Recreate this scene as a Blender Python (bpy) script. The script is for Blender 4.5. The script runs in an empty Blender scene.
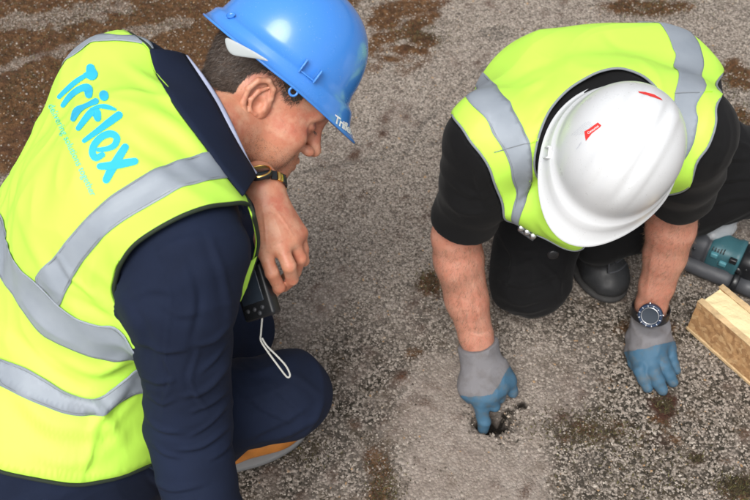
import bpy, bmesh, math, random
import numpy as np
from mathutils import Vector, Matrix
from mathutils.bvhtree import BVHTree
from mathutils.geometry import delaunay_2d_cdt

# ------------------------------------------------------------------ camera, sky, sun, exposure
sc = bpy.context.scene
COL = sc.collection
CAM_Z, PITCH, FPX = 1.75, math.radians(50), 1000.0
cam_d = bpy.data.cameras.new('camera'); cam = bpy.data.objects.new('camera', cam_d); COL.objects.link(cam)
cam.location = (0, 0, CAM_Z); cam.rotation_euler = (math.pi/2-PITCH, 0, 0)
cam_d.sensor_width = 36; cam_d.lens = 36*FPX/750; cam_d.clip_end = 500; cam_d.clip_start = .05
cam_d.dof.use_dof = True; cam_d.dof.focus_distance = 1.66; cam_d.dof.aperture_fstop = 8
sc.camera = cam
SUN_EL, SUN_AZ = math.radians(58), math.radians(200)      # azimuth from north (+Y), clockwise
w = bpy.data.worlds.new('World'); sc.world = w; w.use_nodes = True
nt = w.node_tree; bg = nt.nodes['Background']
sky = nt.nodes.new('ShaderNodeTexSky'); sky.sky_type = 'NISHITA'; sky.sun_disc = False
sky.sun_elevation = SUN_EL; sky.sun_rotation = SUN_AZ; sky.air_density = 1.0; sky.dust_density = 6.0; sky.ozone_density = 1.0
hs = nt.nodes.new('ShaderNodeHueSaturation'); hs.inputs['Saturation'].default_value = .22   # an overcast, nearly white sky
nt.links.new(sky.outputs[0], hs.inputs['Color']); nt.links.new(hs.outputs[0], bg.inputs[0]); bg.inputs[1].default_value = .118
sun_d = bpy.data.lights.new('sun', 'SUN'); sun = bpy.data.objects.new('sun', sun_d); COL.objects.link(sun)
sun_d.energy = 1.3; sun_d.angle = math.radians(34); sun_d.color = (1, .97, .92)
sdir = Vector((math.sin(SUN_AZ)*math.cos(SUN_EL), math.cos(SUN_AZ)*math.cos(SUN_EL), math.sin(SUN_EL)))
sun.rotation_euler = sdir.to_track_quat('Z', 'Y').to_euler()
sc.view_settings.view_transform = 'Standard'; sc.view_settings.look = 'None'; sc.view_settings.gamma = 1
sc.view_settings.exposure = 0.55
sc.cycles.max_bounces = 6

# ------------------------------------------------------------------ photo point + real distance -> world point
CAMP = np.array((0, 0, CAM_Z)); CR = np.array((1., 0, 0))
CF = np.array((0, math.cos(PITCH), -math.sin(PITCH))); CU = np.array((0, math.sin(PITCH), math.cos(PITCH)))
def P(px, py, d): return CAMP + CF*d + CR*((px-375)/FPX*d) + CU*((250-py)/FPX*d)
def G(px, py, z=0.0):
    d = (CAM_Z-z)/(math.sin(PITCH)-math.cos(PITCH)*(250-py)/FPX); return P(px, py, d)
def W(r, u, b): return CR*r + CU*u - CF*b             # direction in camera terms -> world
def proj(V):
    R = np.asarray(V)-CAMP; d = R@CF
    return np.stack([375+FPX*(R@CR)/d, 250-FPX*(R@CU)/d], -1), d
def unit(v): v = np.asarray(v, float); return v/np.linalg.norm(v)

# ------------------------------------------------------------------ objects
def tag(o, label=None, cat=None, group=None, kind=None):
    if label: o['label'] = label
    if cat: o['category'] = cat
    if group: o['group'] = group
    if kind: o['kind'] = kind
    return o
def empty(name, loc=(0, 0, 0)):
    o = bpy.data.objects.new(name, None); COL.objects.link(o); o.location = loc; o.empty_display_size = .05; return o
def mk(name, V, F, mat, parent=None, smooth=True, base=None):
    """V (n,3) world points, F (m,3|4) array or list of lists."""
    V = np.asarray(V, float)
    org = np.zeros(3) if base is None else np.asarray(base, float)
    me = bpy.data.meshes.new(name)
    if isinstance(F, np.ndarray):
        n, k = F.shape
        me.vertices.add(len(V)); me.vertices.foreach_set('co', (V-org).astype(np.float32).ravel())
        me.loops.add(n*k); me.loops.foreach_set('vertex_index', F.astype(np.int32).ravel())
        me.polygons.add(n); me.polygons.foreach_set('loop_start', np.arange(0, n*k, k, dtype=np.int32))
        me.update(calc_edges=True)
    else:
        me.from_pydata([tuple(v) for v in (V-org)], [], [list(map(int, f)) for f in F])
    me.polygons.foreach_set('use_smooth', np.full(len(me.polygons), smooth))
    if mat is not None:
        for m in (mat if isinstance(mat, (list, tuple)) else [mat]): me.materials.append(m)
    o = bpy.data.objects.new(name, me); COL.objects.link(o)
    if base is not None: o.location = org
    if parent is not None:
        o.parent = parent
        pl = np.zeros(3); q = parent
        while q is not None: pl = pl+np.array(q.location); q = q.parent
        o.location = Vector(org-pl)
    return o
def weighted(o):
    return o
def solid(o, t, off=-1):
    m = o.modifiers.new('thick', 'SOLIDIFY'); m.thickness = t; m.offset = off; m.use_even_offset = False
    return o
def bevel(o, wd, seg=2):
    m = o.modifiers.new('bevel', 'BEVEL'); m.width = wd; m.segments = seg; m.limit_method = 'ANGLE'; return o

# ------------------------------------------------------------------ numpy helpers
def vnormals(V, F):
    a, b, c = V[F[:, 0]], V[F[:, 1]], V[F[:, 2]]
    n = np.cross(b-a, c-a) if F.shape[1] == 3 else np.cross(V[F[:, 2]]-a, V[F[:, 3]]-b)
    N = np.zeros_like(V)
    for k in range(F.shape[1]):
        for j in range(3): N[:, j] += np.bincount(F[:, k], n[:, j], len(V))
    return N/np.maximum(np.linalg.norm(N, axis=1, keepdims=True), 1e-12)
def smooth(V, F, it=2, lam=.5, wt=None):
    k = F.shape[1]; i = np.concatenate([F[:, a] for a in range(k)]+[F[:, (a+1) % k] for a in range(k)])
    j = np.concatenate([F[:, (a+1) % k] for a in range(k)]+[F[:, a] for a in range(k)])
    deg = np.maximum(np.bincount(i, minlength=len(V)), 1)[:, None]
    for _ in range(it):
        S = np.stack([np.bincount(i, V[j, c], len(V)) for c in range(3)], 1)/deg
        L = (S-V)*lam
        V = V + (L if wt is None else L*wt[:, None])
    return V
def wave(V, scale, seed, n=9):
    r = np.random.RandomState(seed); out = np.zeros(len(V))
    for _ in range(n):
        k = r.normal(size=3)*scale; out += np.sin(V@k + r.uniform(0, 6.28))
    return out/math.sqrt(n)
def cat(pts, n=8, closed=False):
    """Catmull-Rom through points (any dimension)."""
    Q = [np.asarray(p, float) for p in pts]; m = len(Q); out = []
    for i in range(m if closed else m-1):
        if closed: a, b, c, d = Q[(i-1) % m], Q[i], Q[(i+1) % m], Q[(i+2) % m]
        else: a, b, c, d = Q[max(i-1, 0)], Q[i], Q[i+1], Q[min(i+2, m-1)]
        for t in np.arange(n)/n:
            out.append(.5*((2*b)+(c-a)*t+(2*a-5*b+4*c-d)*t*t+(3*b-a-3*c+d)*t**3))
    if not closed: out.append(Q[-1])
    return np.array(out)
def creases(V, N, items):
    """items: (polyline px, width px, height m). Folds modelled where they are seen, on the camera side of the cloth."""
    q, d = proj(V); tc = CAMP-V; tc /= np.linalg.norm(tc, axis=1, keepdims=True)
    face = np.clip((N*tc).sum(1)*3+.3, 0, 1); out = np.zeros(len(V))
    for pl, wd, amp in items:
        pl = cat(pl, 5) if len(pl) > 2 else np.array(pl, float)
        seg = np.linalg.norm(np.diff(pl, axis=0), axis=1); cum = np.concatenate([[0], np.cumsum(seg)]); L = cum[-1]
        lo, hi = pl.min(0)-3*wd, pl.max(0)+3*wd
        m = np.where((q[:, 0] > lo[0]) & (q[:, 0] < hi[0]) & (q[:, 1] > lo[1]) & (q[:, 1] < hi[1]))[0]
        if not len(m): continue
        best = np.full(len(m), 1e9); tt = np.zeros(len(m)); sd = np.zeros(len(m))
        for k in range(len(pl)-1):
            a, b = pl[k], pl[k+1]; ab = b-a; h = np.clip(((q[m]-a)@ab)/max(ab@ab, 1e-9), 0, 1)
            v = q[m]-a-h[:, None]*ab; dd = np.hypot(v[:, 0], v[:, 1]); s = dd < best
            best[s] = dd[s]; tt[s] = ((cum[k]+h*seg[k])/L)[s]; sd[s] = (np.sign(ab[0]*v[:, 1]-ab[1]*v[:, 0])*dd)[s]
        taper = np.clip(np.sin(np.clip(tt, .02, .98)*math.pi), 0, 1)**.6
        # a sharp ridge with a softer hollow beside it
        out[m] += amp*taper*(np.exp(-(best/wd)**2)-.55*np.exp(-((sd-wd*1.5)/(wd*1.2))**2))*face[m]
    return out

# ------------------------------------------------------------------ distance fields -> meshes
class Field:
    def __init__(s, lo, hi, h):
        s.lo = np.array(lo, float); s.h = h; s.n = np.ceil((np.array(hi)-s.lo)/h).astype(int)+1
        s.f = np.full(s.n, 1.0, np.float32)
        s.ax = [(s.lo[i]+h*np.arange(s.n[i])).astype(np.float32) for i in range(3)]
    def _box(s, lo, hi):
        a = np.maximum(np.floor((np.array(lo)-s.lo)/s.h).astype(int), 0); b = np.minimum(np.ceil((np.array(hi)-s.lo)/s.h).astype(int)+1, s.n)
        if (b <= a).any(): return None, None
        return (slice(a[0], b[0]), slice(a[1], b[1]), slice(a[2], b[2])), (s.ax[0][a[0]:b[0], None, None], s.ax[1][None, a[1]:b[1], None], s.ax[2][None, None, a[2]:b[2]])
    def op(s, fn, lo, hi, k=.0, mode='add', pad=None):
        e = (k+3*s.h) if pad is None else pad
        sl, X = s._box(np.array(lo)-e, np.array(hi)+e)
        if sl is None: return s
        g = fn(*X).astype(np.float32); f = s.f[sl]
        if mode == 'add':
            r = np.minimum(f, g)
            if k > 0: hh = np.maximum(k-np.abs(f-g), 0)/k; r = r-hh*hh*k*.25
        else:
            g = -g if mode == 'sub' else g; r = np.maximum(f, g)
            if k > 0: hh = np.maximum(k-np.abs(f-g), 0)/k; r = r+hh*hh*k*.25
        s.f[sl] = r; return s
    def cone(s, a, b, ra, rb=None, k=.02, mode='add', flat=None):
        """rounded cone; flat=(axis, ratio) squeezes the section along one direction"""
        rb = ra if rb is None else rb; a = np.asarray(a, float); b = np.asarray(b, float); ba = b-a; L2 = max(ba@ba, 1e-9)
        if flat is not None: fa = unit(flat[0]); fq = 1/flat[1]-1
        def fn(X, Y, Z):
            x, y, z = X-a[0], Y-a[1], Z-a[2]; h = np.clip((x*ba[0]+y*ba[1]+z*ba[2])/L2, 0, 1)
            x, y, z = x-h*ba[0], y-h*ba[1], z-h*ba[2]
            if flat is not None:
                t = (x*fa[0]+y*fa[1]+z*fa[2])*fq; x, y, z = x+t*fa[0], y+t*fa[1], z+t*fa[2]
                return (np.sqrt(x*x+y*y+z*z)-(ra+(rb-ra)*h))*flat[1]
            return np.sqrt(x*x+y*y+z*z)-(ra+(rb-ra)*h)
        R = max(ra, rb); return s.op(fn, np.minimum(a, b)-R, np.maximum(a, b)+R, k, mode)
    def chain(s, pts, rad, k=.02, mode='add', flat=None):
        for i in range(len(pts)-1): s.cone(pts[i], pts[i+1], rad[i], rad[i+1], k if i == 0 else min(k, .012), mode, flat)
        return s
    def ell(s, c, r, R=None, k=.02, mode='add'):
        c = np.asarray(c, float); r = np.asarray(r, float); R = np.eye(3) if R is None else np.asarray(R, float)   # rows of R: local axes
        def fn(X, Y, Z):
            x, y, z = X-c[0], Y-c[1], Z-c[2]
            l = [x*R[i, 0]+y*R[i, 1]+z*R[i, 2] for i in range(3)]
            k0 = np.sqrt(sum((l[i]/r[i])**2 for i in range(3))); k1 = np.sqrt(sum((l[i]/r[i]**2)**2 for i in range(3)))
            return k0*(k0-1)/np.maximum(k1, 1e-6)
        e = np.sqrt(((R*r[:, None])**2).sum(0)); return s.op(fn, c-e, c+e, k, mode)
    def half(s, p, n, k=.0, mode='sub', lo=None, hi=None):
        """subtract the half space on the n side of p"""
        p = np.asarray(p, float); n = unit(n)
        fn = lambda X, Y, Z: -((X-p[0])*n[0]+(Y-p[1])*n[1]+(Z-p[2])*n[2])
        hi_ = s.lo+s.h*s.n
        return s.op(fn, s.lo if lo is None else lo, hi_ if hi is None else hi, k, mode, 0)
    def mesh(s, it=1):
        f = s.f; S = f < 0; n = np.array(f.shape)-1
        c = np.zeros(n, np.uint8)
        for i in (0, 1):
            for j in (0, 1):
                for k in (0, 1): c += S[i:n[0]+i, j:n[1]+j, k:n[2]+k]
        M = (c > 0) & (c < 8); I = np.argwhere(M); idx = np.full(n, -1, np.int32); idx[M] = np.arange(len(I))
        acc = np.zeros((len(I), 3)); cnt = np.zeros(len(I))
        for a in range(3):
            o = [x for x in range(3) if x != a]
            for u in (0, 1):
                for v in (0, 1):
                    A = I.copy(); A[:, o[0]] += u; A[:, o[1]] += v; B = A.copy(); B[:, a] += 1
                    fa, fb = f[A[:, 0], A[:, 1], A[:, 2]], f[B[:, 0], B[:, 1], B[:, 2]]; m = (fa < 0) != (fb < 0)
                    t = np.where(m, fa/np.where(m, fa-fb, 1), 0); p = A.astype(float)-I; p[:, a] += t
                    acc += p*m[:, None]; cnt += m
        V = s.lo+(I+acc/np.maximum(cnt, 1)[:, None])*s.h
        Q = []
        for a in range(3):
            b, c2 = (a+1) % 3, (a+2) % 3
            sl0 = [slice(1, -1)]*3; sl0[a] = slice(0, -1); sl1 = [slice(1, -1)]*3; sl1[a] = slice(1, None)
            s0 = S[tuple(sl0)]; s1 = S[tuple(sl1)]
            E = np.argwhere(s0 != s1)
            if not len(E): continue
            pos = s0[E[:, 0], E[:, 1], E[:, 2]]
            off = np.ones(3, int); off[a] = 0; E = E+off
            def cell(db, dc):
                K = E.copy(); K[:, b] -= db; K[:, c2] -= dc; return idx[K[:, 0], K[:, 1], K[:, 2]]
            q = np.stack([cell(1, 1), cell(0, 1), cell(0, 0), cell(1, 0)], 1)
            q[~pos] = q[~pos][:, ::-1]; Q.append(q)
        F = np.concatenate(Q); F = F[(F >= 0).all(1)]
        if it: V = smooth(V, F, it, .5)
        return V, F
def tri(F): return F if F.shape[1] == 3 else np.concatenate([F[:, [0, 1, 2]], F[:, [0, 2, 3]]])
def bvh(V, F): return BVHTree.FromPolygons([Vector(v) for v in V], [tuple(map(int, f)) for f in F])
def merge(*VF):
    Vs, Fs, n = [], [], 0
    for V, F in VF: Vs.append(V); Fs.append((F if F.shape[1] == 3 else tri(F))+n); n += len(V)
    return np.concatenate(Vs), np.concatenate(Fs)

# ------------------------------------------------------------------ swept and plain shapes
def sweep(pts, rad, n=10, flat=None, closed=False, cap=True):
    """tube along points; rad scalar or list; flat=(w,h) multipliers with an up hint"""
    Pp = np.asarray(pts, float); m = len(Pp); rad = np.full(m, rad) if np.isscalar(rad) else np.asarray(rad, float)
    T = np.gradient(Pp, axis=0)
    if closed: T = np.roll(Pp, -1, 0)-np.roll(Pp, 1, 0)
    T /= np.linalg.norm(T, axis=1, keepdims=True)
    up = np.array((.13, .2, 1.)) if flat is None or len(flat) < 3 else np.asarray(flat[2], float)
    u = unit(np.cross(T[0], up)); V = []
    for i in range(m):
        u = unit(u-T[i]*(u@T[i])) if (flat is None or len(flat) < 3) else unit(np.cross(T[i], up))
        v = np.cross(T[i], u); a = np.linspace(0, 2*math.pi, n, endpoint=False)
        fw, fh = (1, 1) if flat is None else flat[:2]
        V.append(Pp[i]+rad[i]*(np.cos(a)[:, None]*u*fw+np.sin(a)[:, None]*v*fh))
    V = np.concatenate(V); F = []
    for i in range(m if closed else m-1):
        j = (i+1) % m
        for k in range(n): F.append((i*n+k, i*n+(k+1) % n, j*n+(k+1) % n, j*n+k))
    F = np.array(F)
    if cap and not closed:
        V = np.concatenate([V, Pp[:1], Pp[-1:]]); F = tri(F)
        e = [(len(V)-2, (k+1) % n, k) for k in range(n)]+[(len(V)-1, (m-1)*n+k, (m-1)*n+(k+1) % n) for k in range(n)]
        F = np.concatenate([F, np.array(e)])
    return V, F
def lathe(prof, org, ax, n=32, xdir=None):
    """prof: (radius, height) pairs turned round ax"""
    ax = unit(ax); x = unit(np.cross(ax, (.3, .5, .81) if xdir is None else xdir)); y = np.cross(ax, x); m = len(prof)
    V = np.array([np.asarray(org)+ax*h+(x*math.cos(t)+y*math.sin(t))*r for r, h in prof for t in np.linspace(0, 2*math.pi, n, endpoint=False)])
    F = np.array([(i*n+k, i*n+(k+1) % n, (i+1)*n+(k+1) % n, (i+1)*n+k) for i in range(m-1) for k in range(n)])
    return V, F
def box(c, R, s):
    """box centred c, rows of R axes, full sizes s"""
    c = np.asarray(c, float); R = np.asarray(R, float); s = np.asarray(s, float)/2
    V = np.array([c+R[0]*a*s[0]+R[1]*b*s[1]+R[2]*e*s[2] for a in (-1, 1) for b in (-1, 1) for e in (-1, 1)])
    F = np.array([(0, 1, 3, 2), (4, 6, 7, 5), (0, 4, 5, 1), (2, 3, 7, 6), (0, 2, 6, 4), (1, 5, 7, 3)])
    if np.linalg.det(R) < 0: F = F[:, ::-1]
    return V, F
def grid_faces(a, b, closed=False):
    F = []
    for i in range(a-1):
        for j in range(b if closed else b-1): F.append((i*b+j, (i+1)*b+j, (i+1)*b+(j+1) % b, i*b+(j+1) % b))
    return np.array(F)

# ------------------------------------------------------------------ cloth laid over a form
def hit(tree, px, py):
    o = Vector(CAMP); d = Vector(unit(P(px, py, 1)-CAMP)); r = tree.ray_cast(o, d)
    if r[0] is not None: return np.array(r[0]), np.array(r[1])
    best = None
    for t in np.arange(.9, 2.6, .01):
        q = o+d*float(t); n = tree.find_nearest(q)
        if best is None or n[3] < best[3]: best = n
    return np.array(best[0]), np.array(best[1])
class Drape:
    """a form seen from its own centre; outlines are given on the surface and filled with an even mesh that lies on the form"""
    def __init__(s, V, F, C, disp=None, it=6):
        s.tree = bvh(V, F); s.C = np.asarray(C, float); s.ax = unit(CAMP-s.C)
        s.u = unit(np.cross(s.ax, (0, 0, 1.))); s.v = np.cross(s.ax, s.u); s.disp = disp; s.R = .25
    def to2(s, p):
        d = unit(np.asarray(p)-s.C); th = math.acos(max(-1, min(1, d@s.ax))); a = math.atan2(d@s.v, d@s.u); return (s.R*th*math.cos(a), s.R*th*math.sin(a))
    def at(s, q):
        q = np.asarray(q, float); th = math.hypot(q[0], q[1])/s.R; a = math.atan2(q[1], q[0])
        d = s.ax*math.cos(th)+(s.u*math.cos(a)+s.v*math.sin(a))*math.sin(th)
        r = s.tree.ray_cast(Vector(s.C+d*1.2), Vector(-d))
        if r[0] is None: return s.C+d*.15
        return np.array(r[0])
    def pt2(s, e):
        if len(e) == 3: return s.to2(P(*e))
        return s.to2(hit(s.tree, *e)[0])
    def lay(s, outline, step=.006, off=.006, it=4, dense=6, closed_smooth=True):
        Q = np.array([s.pt2(e) for e in outline]); Q = cat(Q, dense, True) if closed_smooth else cat(Q, 1, True)
        # even out the boundary
        B = [Q[0]]
        for q in Q[1:]:
            if np.linalg.norm(q-B[-1]) > step*.5: B.append(q)
        if np.linalg.norm(B[-1]-B[0]) < step*.4: B.pop()
        Q = np.array(B); nb = len(Q)
        lo, hi = Q.min(0), Q.max(0); gx = np.arange(lo[0]+step*.5, hi[0], step); gy = np.arange(lo[1]+step*.5, hi[1], step*.866)
        X = np.array([(x+(step*.5 if j % 2 else 0), y) for j, y in enumerate(gy) for x in gx])
        ins = np.zeros(len(X), bool); md = np.full(len(X), 9.)
        for i in range(nb):
            a, b = Q[i], Q[(i+1) % nb]
            c = (a[1] > X[:, 1]) != (b[1] > X[:, 1])
            with np.errstate(all='ignore'): xx = (b[0]-a[0])*(X[:, 1]-a[1])/(b[1]-a[1])+a[0]
            ins ^= c & (X[:, 0] < xx)
            ab = b-a; h = np.clip(((X-a)@ab)/max(ab@ab, 1e-12), 0, 1); md = np.minimum(md, np.linalg.norm(X-a-h[:, None]*ab, axis=1))
        X = X[ins & (md > step*.45)]
        allp = [Vector(q) for q in Q]+[Vector(x) for x in X]
        r = delaunay_2d_cdt(allp, [(i, (i+1) % nb) for i in range(nb)], [], 1, 1e-7)
        pts = np.array([tuple(v) for v in r[0]]); F = np.array([tuple(f) for f in r[2]])
        V = np.array([s.at(q) for q in pts])
        a, b, c = pts[F[:, 0]], pts[F[:, 1]], pts[F[:, 2]]
        V = smooth(V, F, it, .5, None if it == 0 else inner_weight(F, len(V)))
        N = vnormals(V, F)
        if np.mean((N*(V-s.C)).sum(1)) < 0: F = F[:, ::-1]; N = -N
        # outward normals taken from the form direction where the sheet turns
        V = V+N*off
        if s.disp is not None: V = V+N*s.disp(V, N)[:, None]
        rim = [int(x) for x in range(nb)]
        return V, F, (pts, nb)
def inner_weight(F, n):
    e = np.concatenate([F[:, [0, 1]], F[:, [1, 2]], F[:, [2, 0]]]); key = np.sort(e, 1); k = key[:, 0].astype(np.int64)*n+key[:, 1]
    u, c = np.unique(k, return_counts=True); bd = u[c == 1]; w_ = np.ones(n); w_[bd//n] = .0; w_[bd % n] = .0; return w_
def rim_loop(V, F):
    """ordered boundary points of a sheet"""
    n = len(V); nxt = {}
    e = np.concatenate([F[:, [0, 1]], F[:, [1, 2]], F[:, [2, 0]]]); key = np.sort(e, 1); k = key[:, 0].astype(np.int64)*n+key[:, 1]
    u, inv, c = np.unique(k, return_inverse=True, return_counts=True)
    for a, b in e[c[inv] == 1]: nxt[int(a)] = int(b)
    if not nxt: return []
    st = next(iter(nxt)); out = [st]; q = nxt[st]
    while q != st and q in nxt and len(out) < n: out.append(q); q = nxt[q]
    return out

# ------------------------------------------------------------------ materials
def ramp(nt, fac, stops):
    r = nt.nodes.new('ShaderNodeValToRGB'); nt.links.new(fac, r.inputs[0])
    while len(r.color_ramp.elements) > 1: r.color_ramp.elements.remove(r.color_ramp.elements[-1])
    for i, (p, c) in enumerate(stops):
        e = r.color_ramp.elements[0] if i == 0 else r.color_ramp.elements.new(p)
        e.position = p; e.color = (*c, 1) if len(c) == 3 else c
    return r.outputs[0]
def tnoise(nt, scale, detail=4, rough=.6, vec=None, dist=0):
    n = nt.nodes.new('ShaderNodeTexNoise'); n.inputs['Scale'].default_value = scale; n.inputs['Detail'].default_value = detail
    n.inputs['Roughness'].default_value = rough; n.inputs['Distortion'].default_value = dist
    if vec is not None: nt.links.new(vec, n.inputs['Vector'])
    return n.outputs[0]
def tvor(nt, scale, vec=None, out=0, feature='F1'):
    n = nt.nodes.new('ShaderNodeTexVoronoi'); n.inputs['Scale'].default_value = scale; n.feature = feature
    if vec is not None: nt.links.new(vec, n.inputs['Vector'])
    return n.outputs[out]
def mixc(nt, f, a, b, mode='MIX'):
    m = nt.nodes.new('ShaderNodeMix'); m.data_type = 'RGBA'; m.blend_type = mode
    for s, x in ((m.inputs[0], f), (m.inputs[6], a), (m.inputs[7], b)):
        if hasattr(x, 'links'): nt.links.new(x, s)
        elif isinstance(x, (int, float)): s.default_value = x
        else: s.default_value = (*x, 1)
    return m.outputs[2]
def mth(nt, op, a, b=0.0, c=None):
    m = nt.nodes.new('ShaderNodeMath'); m.operation = op
    for i, x in enumerate((a, b, c)):
        if x is None: continue
        if hasattr(x, 'links'): nt.links.new(x, m.inputs[i])
        else: m.inputs[i].default_value = x
    return m.outputs[0]
def new(name, color, rough=.6, **kw):
    m = bpy.data.materials.new(name); m.use_nodes = True; nt = m.node_tree; b = nt.nodes['Principled BSDF']
    b.inputs['Base Color'].default_value = (*color, 1); b.inputs['Roughness'].default_value = rough
    for k, v in kw.items(): b.inputs[k].default_value = v
    return m, nt, b
def bump(nt, b, h, strength=.3, dist=.001, normal=None):
    n = nt.nodes.new('ShaderNodeBump'); n.inputs['Strength'].default_value = strength; n.inputs['Distance'].default_value = dist
    nt.links.new(h, n.inputs['Height'])
    if normal is not None: nt.links.new(normal, n.inputs['Normal'])
    nt.links.new(n.outputs[0], b.inputs['Normal']); return n.outputs[0]
def obj_co(nt):
    return nt.nodes.new('ShaderNodeTexCoord').outputs['Object']
def fabric(name, color, rough=.85, var=.12, weave=900, bs=.25, sheen=0.0, mottled=6, **kw):
    m, nt, b = new(name, color, rough, **kw); co = obj_co(nt)
    n = tnoise(nt, mottled, 5, .6, co)
    lo = tuple(c*(1-var) for c in color); hi = tuple(min(1, c*(1+var)) for c in color)
    c = ramp(nt, n, [(.3, lo), (.7, hi)])
    nt.links.new(c, b.inputs['Base Color'])
    if sheen: b.inputs['Sheen Weight'].default_value = sheen; b.inputs['Sheen Roughness'].default_value = .4
    h1 = tnoise(nt, weave, 2, .5, co); h2 = tnoise(nt, 60, 4, .6, co)
    bump(nt, b, mth(nt, 'ADD', h1, mth(nt, 'MULTIPLY', h2, 1.6)), bs, .0012)
    return m
M = {}
M['hivis'] = fabric('hi_vis_polyester', (.50, .845, .085), .62, .05, 1100, .18, mottled=5)
M['hivis2'] = fabric('hi_vis_polyester_green', (.42, .76, .03), .62, .05, 1100, .18, mottled=5)
M['navy'] = fabric('navy_suit_wool', (.0058, .0108, .029), .88, .2, 1400, .22, 0, mottled=9, **{'Specular IOR Level': .25})
M['black'] = fabric('black_cotton', (.0046, .0046, .0052), .9, .35, 1200, .3, .04, mottled=8, **{'Specular IOR Level': .25})
M['binding'] = fabric('dark_binding', (.012, .022, .010), .8, .2)
M['greybind'] = fabric('grey_binding', (.20, .22, .24), .8, .1)
M['yellowline'] = fabric('yellow_piping', (.36, .62, .05), .7, .1)
M['shirt'] = fabric('pale_blue_shirt', (.42, .46, .62), .8, .05)
def refl():
    m, nt, b = new('reflective_tape', (.36, .41, .47), .6); co = obj_co(nt)
    n = tnoise(nt, 9, 4, .6, co); nt.links.new(ramp(nt, n, [(.3, (.22, .255, .30)), (.7, (.30, .335, .38))]), b.inputs['Base Color'])
    b.inputs['Metallic'].default_value = .1; b.inputs['Specular IOR Level'].default_value = .6
    h = tvor(nt, 1500, co); bump(nt, b, mth(nt, 'ADD', h, mth(nt, 'MULTIPLY', tnoise(nt, 70, 4, .6, co), 2.)), .12, .001); return m
M['tape'] = refl()
def skin(name, a, b_, c, freck=.25, veins=False):
    m, nt, b = new(name, a, .5); co = obj_co(nt)
    n1 = tnoise(nt, 14, 5, .6, co); n2 = tnoise(nt, 55, 4, .6, co); n3 = tvor(nt, 330, co)
    col = mixc(nt, ramp(nt, n1, [(.38, (0, 0, 0)), (.66, (1, 1, 1))]), a, b_)
    col = mixc(nt, ramp(nt, n2, [(.42, (0, 0, 0)), (.75, (1, 1, 1))]), col, c)
    sp = ramp(nt, tnoise(nt, 190, 3, .5, co), [(.58, (0, 0, 0)), (.68, (1, 1, 1))])
    col = mixc(nt, mth(nt, 'MULTIPLY', sp, freck), col, tuple(x*.45 for x in a))
    nt.links.new(col, b.inputs['Base Color'])
    b.inputs['Subsurface Weight'].default_value = .18; b.inputs['Subsurface Radius'].default_value = (.012, .004, .002); b.inputs['Subsurface Scale'].default_value = .35
    b.inputs['Specular IOR Level'].default_value = .45
    nt.links.new(ramp(nt, n2, [(.3, (.38,)*3), (.7, (.56,)*3)]), b.inputs['Roughness'])
    bump(nt, b, mth(nt, 'ADD', mth(nt, 'MULTIPLY', n3, .6), tnoise(nt, 120, 5, .65, co)), .28, .0010); return m
M['skin1'] = skin('fair_skin', (.55, .25, .15), (.50, .165, .105), (.60, .33, .22), .22)
M['skin2'] = skin('ruddy_skin', (.49, .225, .155), (.47, .18, .12), (.52, .265, .19), .4)
def plastic(name, col, rough=.22, grime=0.0, gcol=(.2, .2, .18), coat=.0, sub=0):
    m, nt, b = new(name, col, rough); co = obj_co(nt)
    if coat: b.inputs['Coat Weight'].default_value = coat; b.inputs['Coat Roughness'].default_value = .08
    if sub: b.inputs['Subsurface Weight'].default_value = sub; b.inputs['Subsurface Radius'].default_value = (.02, .02, .02)
    n = tnoise(nt, 60, 7, .75, co)
    spots = ramp(nt, n, [(.62, (0, 0, 0)), (.72, (1, 1, 1))])
    fine = ramp(nt, tnoise(nt, 420, 3, .6, co), [(.66, (0, 0, 0)), (.72, (1, 1, 1))])
    f = mth(nt, 'MULTIPLY', mth(nt, 'MAXIMUM', mth(nt, 'MULTIPLY', spots, .35), fine), grime)
    nt.links.new(mixc(nt, f, col, gcol), b.inputs['Base Color'])
    nt.links.new(ramp(nt, tnoise(nt, 25, 6, .7, co), [(.3, (rough*.75,)*3), (.75, (rough*1.6,)*3)]), b.inputs['Roughness'])
    bump(nt, b, tnoise(nt, 40, 3, .5, co), .04, .0015); return m
M['bluehat'] = plastic('glossy_blue_plastic', (.050, .225, .66), .2, .4, (.3, .4, .5), .3)
M['whitehat'] = plastic('scuffed_white_plastic', (.60, .615, .63), .3, .85, (.35, .35, .33), .15)
M['whitestrap'] = plastic('white_webbing', (.45, .48, .50), .5, .2)
M['blackpl'] = plastic('black_plastic', (.012, .013, .015), .32, .2, (.08, .08, .08))
M['greypl'] = plastic('dark_grey_rubber', (.055, .058, .066), .5, .5, (.16, .15, .13))
M['teal'] = plastic('teal_plastic', (.030, .10, .12), .45, .8, (.2, .2, .18))
M['lightteal'] = plastic('light_teal_plastic', (.07, .22, .26), .4, .5, (.2, .2, .18))
M['red'] = plastic('red_print', (.62, .03, .025), .4)
M['inkgrey'] = plastic('grey_print', (.50, .52, .56), .4)
M['cyan'] = new('cyan_print', (.02, .42, .66), .55)[0]
M['cyan2'] = new('thin_cyan_print', (.13, .66, .55), .6)[0]
M['whiteprint'] = new('white_print', (.85, .87, .88), .4)[0]
M['metal'] = new('scratched_steel', (.6, .61, .63), .28, Metallic=1.0)[0]
M['gold'] = new('gold_metal', (.80, .50, .14), .22, Metallic=1.0)[0]
M['darkglass'] = new('dark_glass', (.01, .012, .012), .06)[0]
M['lcd'] = new('dark_lcd', (.03, .04, .055), .15)[0]
M['cord'] = fabric('pale_cord', (.42, .42, .39), .8, .15)
M['hairskin'] = fabric('hair_roots', (.055, .036, .026), .8, .4, 500, .6, mottled=60)
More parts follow.
